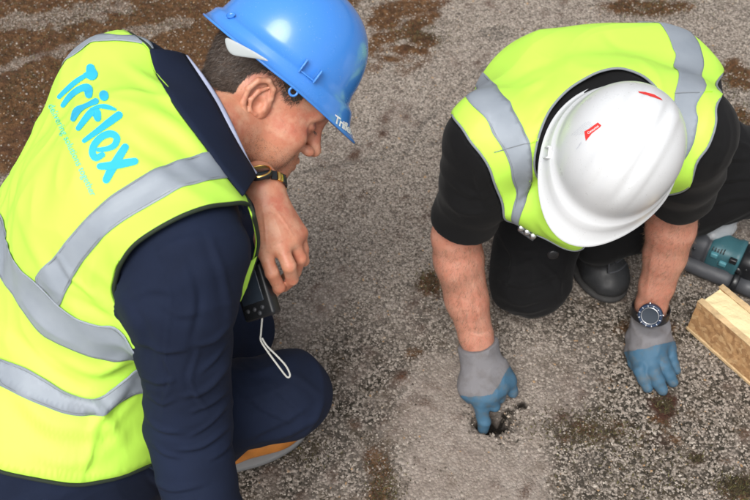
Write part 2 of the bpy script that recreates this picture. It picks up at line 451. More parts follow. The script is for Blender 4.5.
def hairm(name, stops):
    m, nt, b = new(name, (.03, .02, .015), .45)
    a = nt.nodes.new('ShaderNodeAttribute'); a.attribute_name = 'rnd'
    nt.links.new(ramp(nt, a.outputs['Fac'], stops), b.inputs['Base Color']); b.inputs['Specular IOR Level'].default_value = .6; return m
M['hair'] = hairm('short_brown_greying_hair', [(0, (.018, .012, .009)), (.5, (.05, .032, .022)), (.8, (.11, .08, .06)), (1, (.26, .22, .19))])
M['armhair'] = hairm('fair_arm_hair', [(0, (.16, .09, .05)), (1, (.34, .22, .13))])
def glovem(name, a, b_, ribs=False, rough=.8):
    m, nt, b = new(name, a, rough); co = obj_co(nt)
    n = tnoise(nt, 38, 6, .7, co); nt.links.new(mixc(nt, ramp(nt, n, [(.48, (0, 0, 0)), (.72, (1, 1, 1))]), a, b_), b.inputs['Base Color'])
    bump(nt, b, mth(nt, 'ADD', tvor(nt, 900, co), mth(nt, 'MULTIPLY', tnoise(nt, 160, 4, .6, co), 1.5)), .4, .001); return m
M['knit'] = glovem('grey_knit', (.17, .165, .175), (.13, .12, .12))
M['latex'] = glovem('blue_latex', (.040, .112, .185), (.085, .10, .105), rough=.62)
M['tan'] = fabric('tan_leather', (.52, .19, .035), .55, .25, 300, .2, mottled=30)
M['sole'] = plastic('grey_sole', (.20, .20, .20), .7, .6, (.09, .08, .07))
M['bootm'] = plastic('worn_black_leather', (.020, .021, .023), .55, .9, (.12, .11, .095))
def osb():
    m, nt, b = new('oriented_strand_board', (.4, .24, .12), .75); co = obj_co(nt)
    mp = nt.nodes.new('ShaderNodeMapping'); mp.inputs['Scale'].default_value = (1, 1, 1); nt.links.new(co, mp.inputs[0])
    wv = nt.nodes.new('ShaderNodeTexVoronoi'); wv.inputs['Scale'].default_value = 105; wv.inputs['Randomness'].default_value = 1; wv.distance = 'MANHATTAN'
    nv = nt.nodes.new('ShaderNodeMix'); nv.data_type = 'VECTOR'; nv.inputs[0].default_value = .035
    nt.links.new(mp.outputs[0], nv.inputs[4]); nn = nt.nodes.new('ShaderNodeTexNoise'); nn.inputs['Scale'].default_value = 22; nt.links.new(co, nn.inputs['Vector']); nt.links.new(nn.outputs[1], nv.inputs[5])
    nt.links.new(nv.outputs[1], wv.inputs['Vector'])
    sep = nt.nodes.new('ShaderNodeSeparateColor'); nt.links.new(wv.outputs['Color'], sep.inputs[0])
    c = ramp(nt, sep.outputs[0], [(0, (.26, .125, .05)), (.35, (.38, .20, .085)), (.7, (.50, .29, .13)), (1, (.62, .42, .22))])
    g = tnoise(nt, 120, 5, .7, co); c = mixc(nt, .35, c, ramp(nt, g, [(.3, (.26, .125, .045)), (.7, (.62, .40, .2))]))
    nt.links.new(c, b.inputs['Base Color']); bump(nt, b, mth(nt, 'ADD', sep.outputs[0], g), .4, .001); return m
M['osb'] = osb()
M['foam'] = fabric('pale_foam_board', (.70, .58, .33), .9, .12, 300, .5, mottled=25)
M['ply'] = fabric('pale_ply_edge', (.52, .37, .20), .85, .25, 260, .5, mottled=45)
def clear():
    m, nt, b = new('clear_scuffed_plastic', (.8, .84, .87), .22); b.inputs['Transmission Weight'].default_value = .75; b.inputs['IOR'].default_value = 1.35
    return m
M['clear'] = clear()

# ------------------------------------------------------------------ ground: mineral felt roof, one sheet, with the dug hole
HOLE = G(493, 422)
def blob(X, Y, px, py, rx, ry, rot=0, soft=1.5):
    c = G(px, py); dx, dy = X-c[0], Y-c[1]; a = math.radians(rot); u = dx*math.cos(a)+dy*math.sin(a); v = -dx*math.sin(a)+dy*math.cos(a)
    return np.clip((1-np.sqrt((u/rx)**2+(v/ry)**2))*soft+.5, 0, 1)
def n2(X, Y, scale, seed): return wave(np.stack([X, Y, X*0], 1), scale, seed, 14)
def seg_d(X, Y, pts):
    best = np.full(X.shape, 9.)
    for a, b in zip(pts[:-1], pts[1:]):
        ab = b[:2]-a[:2]; h = np.clip(((X-a[0])*ab[0]+(Y-a[1])*ab[1])/(ab@ab), 0, 1)
        best = np.minimum(best, np.hypot(X-a[0]-h*ab[0], Y-a[1]-h*ab[1]))
    return best
def ground_masks(X, Y):
    big = n2(X, Y, 5, 1); mid = n2(X, Y, 17, 2); fine = n2(X, Y, 55, 3)
    wob = .35*mid+.25*fine
    # brown moss along the top left and in tongues
    qa, qb = G(0, 165)[:2], G(430, -40)[:2]; qn = np.array((-(qb-qa)[1], (qb-qa)[0])); qn /= np.linalg.norm(qn); sd_ = (X-qa[0])*qn[0]+(Y-qa[1])*qn[1]
    moss = np.clip(sd_*7+.55+.18*big+.30*mid+.22*fine, 0, 1)*np.clip((.14-X)*4+.5+.3*mid, 0, 1)
    stripe = seg_d(X, Y, [G(0, 72), G(60, 52), G(110, 40), G(180, 22)])
    moss *= np.clip((stripe-.012)/.03+.35*fine+.25*mid, .35, 1)
    stripe2 = seg_d(X, Y, [G(-40, 28), G(30, 22), G(120, 8)])
    moss *= np.clip((stripe2-.025)/.04+.35*fine+.25*mid, .35, 1)
    rag = .16*n2(X, Y, 120, 51)
    def patch(px, py, rx, ry, rot=0): return np.clip(blob(X, Y, px, py, rx, ry, rot, 1.2)+.55*wob+rag-.16, 0, 1)
    for a in ((392, 36, .09, .030, 20), (425, 40, .045, .035, 0), (382, 57, .07, .015, -20), (408, 8, .10, .045, 10), (385, 18, .06, .07, 0), (420, 22, .07, .03, 30), (405, 50, .09, .02, -10), (372, 48, .05, .03, 0), (650, 8, .14, .04, 0), (735, 75, .05, .07, 0), (742, 120, .05, .06, 0)):
        moss = np.maximum(moss, patch(*a)*.85)
    moss = np.maximum(moss, np.clip(patch(740, 190, .05, .05)*.5, 0, 1))
    for a in ((390, 55, .2, .12, 0),): moss = np.maximum(moss, np.clip(patch(*a)-.6, 0, 1))
    dusty = np.clip(blob(X, Y, 472, 452, .150, .24, 0, 3.0)+.85*wob+.22*big, 0, 1)
    dusty = np.maximum(dusty, np.clip(blob(X, Y, 545, 378, .12, .10, 20, 1.6)*.8+.45*wob-.2, 0, 1))
    dusty = np.maximum(dusty, np.clip(blob(X, Y, 585, 345, .10, .05, 0, 1.2)*.6+.3*wob-.2, 0, 1))
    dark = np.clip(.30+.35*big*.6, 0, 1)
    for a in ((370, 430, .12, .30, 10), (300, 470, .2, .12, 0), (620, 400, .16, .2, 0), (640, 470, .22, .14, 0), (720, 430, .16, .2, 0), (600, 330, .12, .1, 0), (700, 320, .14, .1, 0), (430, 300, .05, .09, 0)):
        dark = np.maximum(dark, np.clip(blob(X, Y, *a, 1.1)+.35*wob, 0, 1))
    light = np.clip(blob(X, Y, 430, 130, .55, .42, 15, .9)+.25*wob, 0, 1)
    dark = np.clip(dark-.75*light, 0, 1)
    for a in ((385, 495, .035, .03, 0), (380, 470, .03, .05, 10), (430, 283, .03, .04, 0), (740, 490, .05, .03, 0), (600, 432, .07, .03, 10), (640, 330, .08, .03, 0)):
        moss = np.maximum(moss, patch(*a)*.55)
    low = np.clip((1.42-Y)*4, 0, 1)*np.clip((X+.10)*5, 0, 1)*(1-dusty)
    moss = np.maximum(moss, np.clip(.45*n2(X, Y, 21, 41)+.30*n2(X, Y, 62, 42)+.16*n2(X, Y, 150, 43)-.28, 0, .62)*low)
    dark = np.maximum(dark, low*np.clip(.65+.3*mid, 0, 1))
    tar = np.clip(1-np.abs(seg_d(X, Y, [G(395, 172), G(420, 128), G(440, 105), G(462, 82), G(500, 60)])-.0)/(.012+.006*mid), 0, 1)*.5
    tar = np.maximum(tar, np.clip(1-seg_d(X, Y, [G(300, 172), G(380, 158), G(452, 138)])/(.010+.006*mid), 0, 1)*.45)
    red = np.maximum.reduce([patch(664, 405, .030, .040)*1.3, patch(696, 459, .022, .016)*1.3, patch(660, 440, .03, .015)*.5])
    # the damp black crumbs round the hole and the branch to its upper right
    hd = np.hypot((X-HOLE[0])/.040, (Y-HOLE[1])/.026)+.15*n2(X, Y, 90, 7)+.11*n2(X, Y, 260, 17)
    crack = seg_d(X, Y, [G(492, 424), G(501, 418), G(507, 411), G(514, 409), G(522, 405)])+.0026*n2(X, Y, 170, 8)+.0016*n2(X, Y, 420, 18)
    depth = np.clip((1.05-hd)*2.2, 0, 1)
    cr = np.clip((.0055-crack)/.004, 0, 1)
    wet = np.clip(np.maximum(1.45-hd, (.010-crack)/.008)*1.0+.28*n2(X, Y, 120, 9), 0, 1)
    wet *= (np.maximum(1.75-hd, (.016-crack)/.008) > 0)
    return moss, dusty, dark, tar, red, depth, cr, wet, mid, fine, big
def ground_z(X, Y, m=None):
    m = ground_masks(X, Y) if m is None else m
    moss, dusty, dark, tar, red, depth, cr, wet, mid, fine, big = m
    z = .0016*big+.0011*mid+.0008*fine*(1-.5*dusty)+.004*moss*(.6+.5*fine)+.0022*red
    return z-.030*depth-.007*cr-.002*wet
def lines(lo, hi, dense, hd, h):
    out = [lo]; x = lo
    while x < hi: x += hd if dense[0] < x < dense[1] else h; out.append(x)
    far = np.array([.05, .12, .3, .8, 2, 5, 12, 30])
    return np.concatenate([lo-far[::-1], out, x+far])
gx = lines(-1.3, 1.5, (HOLE[0]-.07, HOLE[0]+.09), .0018, .008); gy = lines(.55, 2.75, (HOLE[1]-.06, HOLE[1]+.08), .0018, .008)
GX, GY = np.meshgrid(gx, gy, indexing='ij'); GXf, GYf = GX.ravel(), GY.ravel()
gm = ground_masks(GXf, GYf); far = (np.abs(GXf) > 1.6) | (GYf > 2.9) | (GYf < .4)
GZ = ground_z(GXf, GYf, gm); GZ[far] = 0
def groundmat():
    m, nt, b = new('mineral_roof_felt', (.3, .28, .25), .92); co = obj_co(nt)
    A = lambda n: (lambda a: (setattr(a, 'attribute_name', n), a.outputs['Fac'])[1])(nt.nodes.new('ShaderNodeAttribute'))
    v1 = nt.nodes.new('ShaderNodeTexVoronoi'); v1.inputs['Scale'].default_value = 185; nt.links.new(co, v1.inputs['Vector'])
    s1 = nt.nodes.new('ShaderNodeSeparateColor'); nt.links.new(v1.outputs['Color'], s1.inputs[0])
    v2 = nt.nodes.new('ShaderNodeTexVoronoi'); v2.inputs['Scale'].default_value = 420; nt.links.new(co, v2.inputs['Vector'])
    s2 = nt.nodes.new('ShaderNodeSeparateColor'); nt.links.new(v2.outputs['Color'], s2.inputs[0])
    grit = ramp(nt, s1.outputs[0], [(0, (.066, .053, .044)), (.3, (.22, .185, .158)), (.62, (.365, .318, .275)), (.85, (.48, .43, .38)), (1, (.60, .55, .49))])
    grit = mixc(nt, .45, grit, ramp(nt, s2.outputs[1], [(0, (.050, .042, .034)), (.5, (.30, .257, .22)), (1, (.50, .45, .40))]))
    # gaps between the chips
    gap = ramp(nt, v1.outputs['Distance'], [(.42, (0, 0, 0)), (.72, (1, 1, 1))])
    grit = mixc(nt, mth(nt, 'MULTIPLY', gap, .55), grit, (.035, .030, .025))
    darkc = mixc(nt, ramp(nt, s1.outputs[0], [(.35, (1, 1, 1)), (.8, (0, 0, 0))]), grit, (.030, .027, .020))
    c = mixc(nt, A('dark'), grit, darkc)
    dn = tnoise(nt, 17, 9, .76, co, 1.2)
    dust = mixc(nt, .30, ramp(nt, dn, [(.25, (.22, .180, .155)), (.5, (.345, .298, .265)), (.72, (.46, .425, .39))]), grit)
    c = mixc(nt, mth(nt, 'MULTIPLY', A('dusty'), .9), c, dust)
    mn = tnoise(nt, 75, 6, .75, co)
    mossc = ramp(nt, mn, [(.3, (.024, .013, .006)), (.48, (.085, .043, .018)), (.62, (.15, .078, .034)), (.78, (.24, .165, .10))])
    c = mixc(nt, ramp(nt, mth(nt, 'MULTIPLY_ADD', s2.outputs[2], .35, A('moss')), [(.38, (0, 0, 0)), (.72, (1, 1, 1))]), c, mossc)
    c = mixc(nt, A('tar'), c, (.045, .042, .038))
    c = mixc(nt, A('red'), c, ramp(nt, mn, [(.3, (.025, .010, .007)), (.7, (.085, .036, .024))]))
    c = mixc(nt, A('wet'), c, (.010, .008, .006))
    c = mixc(nt, .45, c, ramp(nt, tnoise(nt, 7, 7, .68, co), [(.3, (.68, .60, .54)), (.7, (1.0, .96, .92))]), 'MULTIPLY')
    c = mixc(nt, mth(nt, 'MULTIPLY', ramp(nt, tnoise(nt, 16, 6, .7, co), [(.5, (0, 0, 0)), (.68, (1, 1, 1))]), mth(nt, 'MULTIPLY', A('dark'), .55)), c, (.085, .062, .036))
    nt.links.new(c, b.inputs['Base Color'])
    h = mth(nt, 'ADD', mth(nt, 'MULTIPLY', v1.outputs['Distance'], -1.0), mth(nt, 'MULTIPLY', tnoise(nt, 500, 5, .7, co), .7))
    bump(nt, b, h, .8, .0035); b.inputs['Specular IOR Level'].default_value = .25; return m
M['ground'] = groundmat()
def setattr_f(o, name, vals):
    a = o.data.attributes.new(name, 'FLOAT', 'POINT'); a.data.foreach_set('value', np.asarray(vals, np.float32))
ground = mk('ground', np.stack([GXf, GYf, GZ], 1), grid_faces(len(gx), len(gy)), M['ground'])
ground.data.flip_normals() if ground.data.polygons[0].normal.z < 0 else None
tag(ground, 'flat roof of grey mineral felt with brown moss and a dug hole', kind='structure')
for nme, k in (('moss', 0), ('dusty', 1), ('dark', 2), ('tar', 3), ('red', 4), ('wet', 7)):
    v = gm[k].copy(); v[far] = 0 if nme != 'moss' else 0; setattr_f(ground, nme, v)

# ------------------------------------------------------------------ loose mineral chips
rs = np.random.RandomState(4)
def chips(n, region, size, keep, seed):
    r = np.random.RandomState(seed); x = r.uniform(region[0], region[1], n); y = r.uniform(region[2], region[3], n)
    m = ground_masks(x, y); k = r.uniform(size=n) < keep(m, x, y); x, y = x[k], y[k]; m = [a[k] for a in m]; n = len(x)
    s = size[0]+(size[1]-size[0])*r.beta(1.3, 3.2, n); z = ground_z(x, y, m)
    O = np.array([(1, 0, 0), (0, 1, 0), (-1, 0, 0), (0, -1, 0), (0, 0, 1), (0, 0, -1), ], float)
    FO = np.array([(0, 1, 4), (1, 2, 4), (2, 3, 4), (3, 0, 4), (1, 0, 5), (2, 1, 5), (3, 2, 5), (0, 3, 5)])
    V = O[None]*(1+r.uniform(-.32, .32, (n, 6, 3)))+r.uniform(-.22, .22, (n, 6, 3))
    V *= np.stack([s, s*r.uniform(.6, 1, n), s*r.uniform(.35, .65, n)], 1)[:, None]*.56
    a = r.uniform(0, 6.28, n); ca, sa = np.cos(a)[:, None], np.sin(a)[:, None]
    X = V[..., 0]*ca-V[..., 1]*sa; Y = V[..., 0]*sa+V[..., 1]*ca
    t = r.uniform(-.4, .4, (n, 2)); Z = V[..., 2]+X*t[:, :1]+Y*t[:, 1:]
    V = np.stack([X+x[:, None], Y+y[:, None], Z+(z+s*.12)[:, None]], -1)
    F = FO[None]+(np.arange(n)*6)[:, None, None]
    return V.reshape(-1, 3), F.reshape(-1, 3), m, n, r
def chipmat():
    m, nt, b = new('mineral_chips', (.3, .3, .28), .8)
    a = nt.nodes.new('ShaderNodeAttribute'); a.attribute_name = 'rnd'
    c = ramp(nt, a.outputs['Fac'], [(0, (.036, .029, .022)), (.22, (.125, .103, .083)), (.5, (.30, .258, .22)), (.72, (.41, .36, .31)), (.88, (.53, .475, .41)), (.95, (.64, .60, .54)), (.97, (.32, .19, .09)), (1, (.45, .30, .17))])
    c = mixc(nt, .3, c, ramp(nt, tnoise(nt, 600, 3, .6, obj_co(nt)), [(.3, (.6,)*3), (.7, (1.,)*3)]), 'MULTIPLY')
    nt.links.new(c, b.inputs['Base Color']); b.inputs['Specular IOR Level'].default_value = .3; return m
M['chips'] = chipmat()
def keep(m, x, y):
    moss, dusty, dark, tar, red, depth, cr, wet = m[:8]
    return np.clip((.62+.38*dark)*(1-.72*dusty)*(1-.82*np.clip(moss*1.3, 0, 1))*(1-red)*(1-.8*np.clip(wet, 0, 1))*(depth < .05), 0, 1)
V, F, m_, n_, r_ = chips(185000, (-1.15, 1.35, .75, 2.45), (.0024, .0082), keep, 11)
V_, F_, m2_, n2_, r2_ = chips(5200, (HOLE[0]-.10, HOLE[0]+.12, HOLE[1]-.09, HOLE[1]+.09), (.0022, .0085), lambda m, x, y: np.clip(1.2-np.hypot((x-HOLE[0]-.012)/.075, (y-HOLE[1])/.055), 0, 1)*(.15+.85*np.clip(m[7]*1.5+.3*m[8], 0, 1))*(m[5] < .6), 31)
crumbs = (V_, F_, n2_, r2_)
chip = mk('gravel', V, F, M['chips'], smooth=False); tag(chip, 'loose pale and dark mineral chips strewn over the roof felt', kind='stuff')
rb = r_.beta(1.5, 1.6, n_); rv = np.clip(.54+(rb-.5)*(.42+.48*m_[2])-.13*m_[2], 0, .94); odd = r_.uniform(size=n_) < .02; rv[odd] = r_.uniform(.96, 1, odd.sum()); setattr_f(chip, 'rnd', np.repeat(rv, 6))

cr_o = mk('rubble', crumbs[0], crumbs[1], M['chips'], smooth=False); tag(cr_o, 'dark and reddish crumbs broken out around the dug hole', kind='stuff')
rv2 = np.clip(crumbs[3].beta(1.1, 4.5, crumbs[2])*.8, 0, .8); od = crumbs[3].uniform(size=crumbs[2]) < .10; rv2[od] = crumbs[3].uniform(.955, .975, od.sum()); setattr_f(cr_o, 'rnd', np.repeat(rv2, 6))

# ================================================================== shared builders for the two people
def head_field(neck_to=None, neck_r=.062, mirror_ears=True, h=.0017):
    """head in its own frame: x forward, y left, z up, origin between the ear canals"""
    nk = np.zeros(3) if neck_to is None else np.asarray(neck_to); f = Field(np.minimum((-.15, -.12, -.14), nk-.08), np.maximum((.15, .12, .155), nk+.08), h); e = f.ell; c = f.cone
    e((.003, 0, .045), (.100, .077, .086)); e((.042, 0, -.012), (.056, .060, .092), k=.03)
    for s in (-1, 1):
        c((.086, s*.040, .026), (.097, s*.010, .027), .012, .012, .02)
        e((.060, s*.050, -.020), (.030, .019, .019), k=.02)
        e((.048, s*.044, -.052), (.034, .022, .034), k=.025)
        c((-.004, s*.053, -.052), (.070, s*.020, -.098), .019, .017, .022)
    e((.084, 0, -.098), (.019, .024, .017), k=.02); e((.078, 0, -.066), (.027, .030, .030), k=.02)
    for s in (-1, 1): e((.108, s*.036, .006), (.019, .019, .012), k=.018, mode='sub')
    for s in (-1, 1):
        e((.0825, s*.033, .004), (.0135, .0150, .0118), k=.006)
        c((.0985, s*.023, .0125), (.090, s*.047, .0115), .0016, .0016, .003, 'sub')
        c((.0975, s*.023, -.0015), (.0895, s*.046, -.0005), .0013, .0013, .002, 'sub')
    c((.098, 0, .018), (.116, 0, -.022), .0085, .0105, .012); e((.119, 0, -.027), (.011, .0105, .0095), k=.008)
    for s in (-1, 1):
        e((.108, s*.0135, -.031), (.011, .0075, .0085), k=.006); e((.113, s*.0075, -.0415), (.0065, .004, .0055), k=.003, mode='sub')
    for s in (-1, 1):
        c((.1035, 0, -.0555), (.094, s*.022, -.060), .0050, .0022, .005); c((.1015, 0, -.0655), (.094, s*.020, -.062), .0060, .0025, .005)
    c((.108, -.018, -.0605), (.108, .018, -.0605), .0022, .0022, .002, 'sub')
    if neck_to is not None: c((-.022, 0, -.030), neck_to, neck_r, neck_r*.86, .035)
    return f
def ear_mesh(s, h=.0009, k=.98):
    """one outer ear in head axes; s=-1 right, 1 left"""
    f = Field((-.052, min(s*.062, s*.108), -.046), (.026, max(s*.062, s*.108), .054), h)
    A = lambda x, y, z: np.array((-.005+(x+.006)*k, s*(.076+(y-.078)*1.0), -.001+(z-.003)*k))
    f.ell(A(-.010, .079, .004), (.021*k, .0055, .029*k), k=.004); f.ell(A(-.002, .074, -.006), (.016, .008, .020), k=.008)
    f.chain([A(.004, .078, .004), A(.006, .081, .016), A(.001, .086, .030), (A(-.012, .090, .037)), A(-.026, .0935, .030), A(-.0325, .094, .012), A(-.028, .090, -.010), A(-.017, .085, -.023), A(-.006, .081, -.030)],
            [.0028, .0034, .0040, .0044, .0044, .0042, .0042, .0056, .0058], .003)
    f.ell(A(-.013, .0905, .012), (.0135, .0065, .0185), k=.003, mode='sub')
    f.chain([A(-.008, .085, .026), A(-.017, .0875, .016), A(-.0205, .088, .0), A(-.013, .0855, -.014), A(-.003, .083, -.016)], [.0026, .0036, .0040, .0036, .0032], .003)
    f.ell(A(-.006, .089, -.001), (.0095, .0095, .0115), k=.003, mode='sub'); f.ell(A(.0045, .082, -.002), (.0045, .0042, .0075), k=.003)
    return f.mesh(1)
def frame(fwd, right):
    """head axes in world: rows forward, left, up"""
    f = unit(fwd); l = -unit(np.asarray(right)-f*(np.asarray(right)@f)); return np.array([f, l, np.cross(f, l)])
def helmet(parent, O, R, mat, peak=.045, ribs=0, hgt=.122, half=(.118, .098), tilt=0.0, slot=True):
    """hard hat shell, brim and peak as one moulded sheet; O rim centre in world, R head axes"""
    na = 144; ring = []; A = np.linspace(0, 2*math.pi, na, endpoint=False); ca, sa = np.cos(A), np.sin(A)
    a, b = half
    def rib(x, y, t):
        z = 0
        if ribs:
            for yy, wd in ((-.034, .010), (0, .013), (.034, .010)): z = z+.0042*np.exp(-((y-yy)/wd)**4)*np.clip((x+.085)/.03, 0, 1)*np.clip((.108-x)/.012, 0, 1)*np.clip((t-.12)*6, 0, 1)
        return z
    front = np.clip(ca, 0, 1)**1.6; back = np.clip(-ca, 0, 1)**2
    def sect(inner):
        S = []; o = -.0028 if inner else 0
        for t in np.linspace(1, 0, 26)[:-1]:                     # from crown to gutter
            ang = t*math.pi/2; q = 2.35; cz = math.sin(ang)**(2/q*1.05); cr = math.cos(ang)**(2/q)
            x, y = (a+o)*cr*ca, (b+o)*cr*sa; S.append(np.stack([x, y, (hgt+o)*cz+rib(x, y, cz)*(0 if inner else 1)+0*x], 1))
        return S
    outer = sect(False)
    # gutter and lower band
    band = [(.0012, -.0035), (.0050, -.0065), (.0062, -.010), (.0075, -.0190), (.0098, -.0270)]
    for i, (dr, dz) in enumerate(band):
        k = (i+1)/len(band); ex = dr+front*peak*k*.55+back*.008*k
        outer.append(np.stack([(a+ex)*ca, (b+dr)*sa, dz-front*.004*k+0*ca], 1))
    lip = [(.0125, -.0305, 1.0), (.0145, -.0315, 1.05), (.0140, -.0342, 1.04), (.0105, -.0335, 1.0)]
    for dr, dz, kk in lip: outer.append(np.stack([(a+dr+front*peak*kk+back*.006)*ca, (b+dr)*sa, dz-front*.012*kk+back*.004+0*ca], 1))
    inn = [(.002, -.0285, .25), (-.002, -.018, .0), (-.0028, -.004, 0)]
    for dr, dz, kk in inn: outer.append(np.stack([(a+dr+front*peak*kk)*ca, (b+dr)*sa, dz-front*.006*kk+0*ca], 1))
    rings = outer+sect(True)[::-1]
    V = np.concatenate(rings)@R+O; F = grid_faces(len(rings), na, True)[:, ::-1]
    hat = mk('hard_hat', V, F, mat, parent, base=O)
    return hat, V, F
def tuck(V, Vo, Fo, gap=.006, reach=.03, keep=None):
    """press the cloth underneath below the sheet that lies over it"""
    t = bvh(Vo, Fo); N = vnormals(Vo, Fo); lo, hi = Vo.min(0)-.02, Vo.max(0)+.02; V = V.copy(); loop = set(rim_loop(Vo, Fo)); vb = np.zeros(len(Vo), bool); vb[list(loop)] = True
    mk_ = ((V > lo) & (V < hi)).all(1)
    if keep is not None: mk_ &= ~keep(V)
    for i in np.where(mk_)[0]:
        r = t.find_nearest(Vector(V[i]), reach)
        if r[0] is None: continue
        p, n = np.array(r[0]), np.array(r[1]); d = (V[i]-p)@n; lat = np.linalg.norm(V[i]-p-n*d)
        if lat < .004 and d > -gap: V[i] = V[i]-n*(d+gap)
    return V
def on_surface(tree, pts2, lift):
    out = []
    for q in pts2:
        p, n = hit(tree, q[0], q[1]); n = n if n@(CAMP-p) > 0 else -n; out.append(p+n*lift)
    return np.array(out)
def text2d(s, size, extra=0.0, spacing=1.0):
    cu = bpy.data.curves.new('lettering_outline', 'FONT'); cu.body = s; cu.size = size; cu.offset = extra; cu.space_character = spacing; cu.resolution_u = 3; cu.fill_mode = 'FRONT'
    o = bpy.data.objects.new('lettering_outline', cu); COL.objects.link(o); bpy.context.view_layer.update()
    me = o.to_mesh(); V = np.array([tuple(v.co) for v in me.vertices]); T = []
    me.calc_loop_triangles(); T = np.array([tuple(t.vertices) for t in me.loop_triangles]); o.to_mesh_clear()
    bpy.data.objects.remove(o); bpy.data.curves.remove(cu); return V[:, :2], T
def stroke2d(pts, wd, n=5):
    """marker stroke with round ends, as a ribbon in flat coordinates"""
    c = cat([(*p, w_) for p, w_ in zip(pts, wd)], n) if len(pts) > 2 else np.linspace([*pts[0], wd[0]], [*pts[1], wd[1]], 9)
    X, r = c[:, :2], c[:, 2]; T = np.gradient(X, axis=0); T /= np.maximum(np.linalg.norm(T, axis=1, keepdims=True), 1e-9); Nn = np.stack([-T[:, 1], T[:, 0]], 1)
    rows = []
    for a in (-85, -60, -30): q = math.radians(a); rows.append((X[0]+T[0]*r[0]*math.sin(q), r[0]*math.cos(q), Nn[0]))
    for i in range(len(X)): rows.append((X[i], r[i], Nn[i]))
    for a in (30, 60, 85): q = math.radians(a); rows.append((X[-1]+T[-1]*r[-1]*math.sin(q), r[-1]*math.cos(q), Nn[-1]))
    V = np.array([p+nn*rr*k for p, rr, nn in rows for k in (-1, -.5, 0, .5, 1)])
    return V, grid_faces(len(rows), 5)
def strands(name, roots, norms, dirs, length, width, mat, parent, seed=0, curl=.25, base=None):
    """short hairs: thin two-segment blades"""
    r = np.random.RandomState(seed); n = len(roots); L = length*r.uniform(.6, 1.15, n)[:, None]
    d = dirs+r.normal(0, curl, (n, 3)); d /= np.linalg.norm(d, axis=1, keepdims=True)
    s = np.cross(d, norms+r.normal(0, .4, (n, 3))); s /= np.maximum(np.linalg.norm(s, axis=1, keepdims=True), 1e-9); s = s*width*.5
    m_ = roots+(d*.75+norms*.25)*L*.5; t_ = roots+(d*.96+norms*.04)*L
    V = np.stack([roots-s, roots+s, m_-s*.8, m_+s*.8, t_], 1).reshape(-1, 3)
    F = (np.array([(0, 1, 3), (0, 3, 2), (2, 3, 4)])[None]+(np.arange(n)*5)[:, None, None]).reshape(-1, 3)
    o = mk(name, V, F, mat, parent, base=base); setattr_f(o, 'rnd', np.repeat(r.beta(1.4, 1.8, n), 5)); return o
def scatter_on(V, F, n, mask, seed=0):
    r = np.random.RandomState(seed); T = tri(F); c = V[T].mean(1); ok = mask(c); T = T[ok]
    a = V[T[:, 1]]-V[T[:, 0]]; b = V[T[:, 2]]-V[T[:, 0]]; cr_ = np.cross(a, b); A = np.linalg.norm(cr_, axis=1)
    i = r.choice(len(T), n, p=A/A.sum()); u, v = r.uniform(size=(2, n)); sw = u+v > 1; u[sw], v[sw] = 1-u[sw], 1-v[sw]
    return V[T[i, 0]]+a[i]*u[:, None]+b[i]*v[:, None], cr_[i]/A[i][:, None]
def in_poly(q, poly):
    poly = np.asarray(poly, float); ins = np.zeros(len(q), bool)
    for i in range(len(poly)):
        a, b = poly[i], poly[(i+1) % len(poly)]; c = (a[1] > q[:, 1]) != (b[1] > q[:, 1])
        with np.errstate(all='ignore'): xx = (b[0]-a[0])*(q[:, 1]-a[1])/(b[1]-a[1])+a[0]
        ins ^= c & (q[:, 0] < xx)
    return ins
def body_field(J, h=.006):
    """plain continuous figure under the clothes; J: joints in world"""
    lo = np.min([v for v in J.values()], 0)-.16; hi = np.max([v for v in J.values()], 0)+.16
    f = Field(lo, hi, h); side = unit(J['hip_r']-J['hip_l'])
    f.cone(J['pelvis'], J['belly'], .085, .08, .04); f.cone(J['belly'], J['chest'], .08, .08, .04)
    f.cone(J['chest'], J['neck'], .075, .045, .03); f.cone(J['shoulder_l'], J['shoulder_r'], .034, .034, .03)
    f.cone(J['hip_l'], J['hip_r'], .07, .07, .05)
    for s in ('l', 'r'):
        f.chain([J['shoulder_'+s], J['elbow_'+s], J['wrist_'+s]], [.046, .036, .024], .03)
        f.chain([J['hip_'+s], J['knee_'+s], J['ankle_'+s]], [.07, .047, .03], .03); f.cone(J['ankle_'+s], J['toe_'+s], .032, .024, .02)
    return f
def hand_field(wrist, knuckles, fingers, thumb, h=.0014, wr=(.026, .021), k=.008, wrist_back=None, fr=.0092):
    """palm and five separate bent fingers; points in world. fingers: lists of joints after the knuckle"""
    allp = np.array([wrist]+list(knuckles)+[p for q in fingers for p in q]+list(thumb)+([wrist_back] if wrist_back is not None else []))
    f = Field(allp.min(0)-.035, allp.max(0)+.035, h)
    if wrist_back is not None: f.cone(wrist_back, wrist, wr[0]*1.06, wr[0], .01)
    nrm = unit(np.cross(knuckles[0]-wrist, knuckles[-1]-wrist)); m = len(knuckles)
    for i, kn in enumerate(knuckles):
        f.cone(wrist+(kn-wrist)*.12+(kn-knuckles[m//2])*.25, kn, .0165, .0118, .018)
    for i in range(m-1): f.cone((wrist+knuckles[i]*2)/3, (knuckles[i]+knuckles[i+1])/2, .0150, .0095, .012)
    f.cone(wrist, thumb[0], .020, .0165, .02)
    f.chain(thumb, [.0165, .0125, .0112, .0085][:len(thumb)], .010)
    for i, q in enumerate(fingers):
        s = (1.0, 1.04, 1.0, .86)[i] if m == 4 else 1
        pts = [knuckles[i]]+list(q)
        f2 = [fr*1.14*s, fr*1.06*s, fr*.96*s, fr*.80*s][:len(pts)]
        for a in range(len(pts)-1): f.cone(pts[a], pts[a+1], f2[a], f2[a+1], .0055 if a == 0 else .003)
    return f

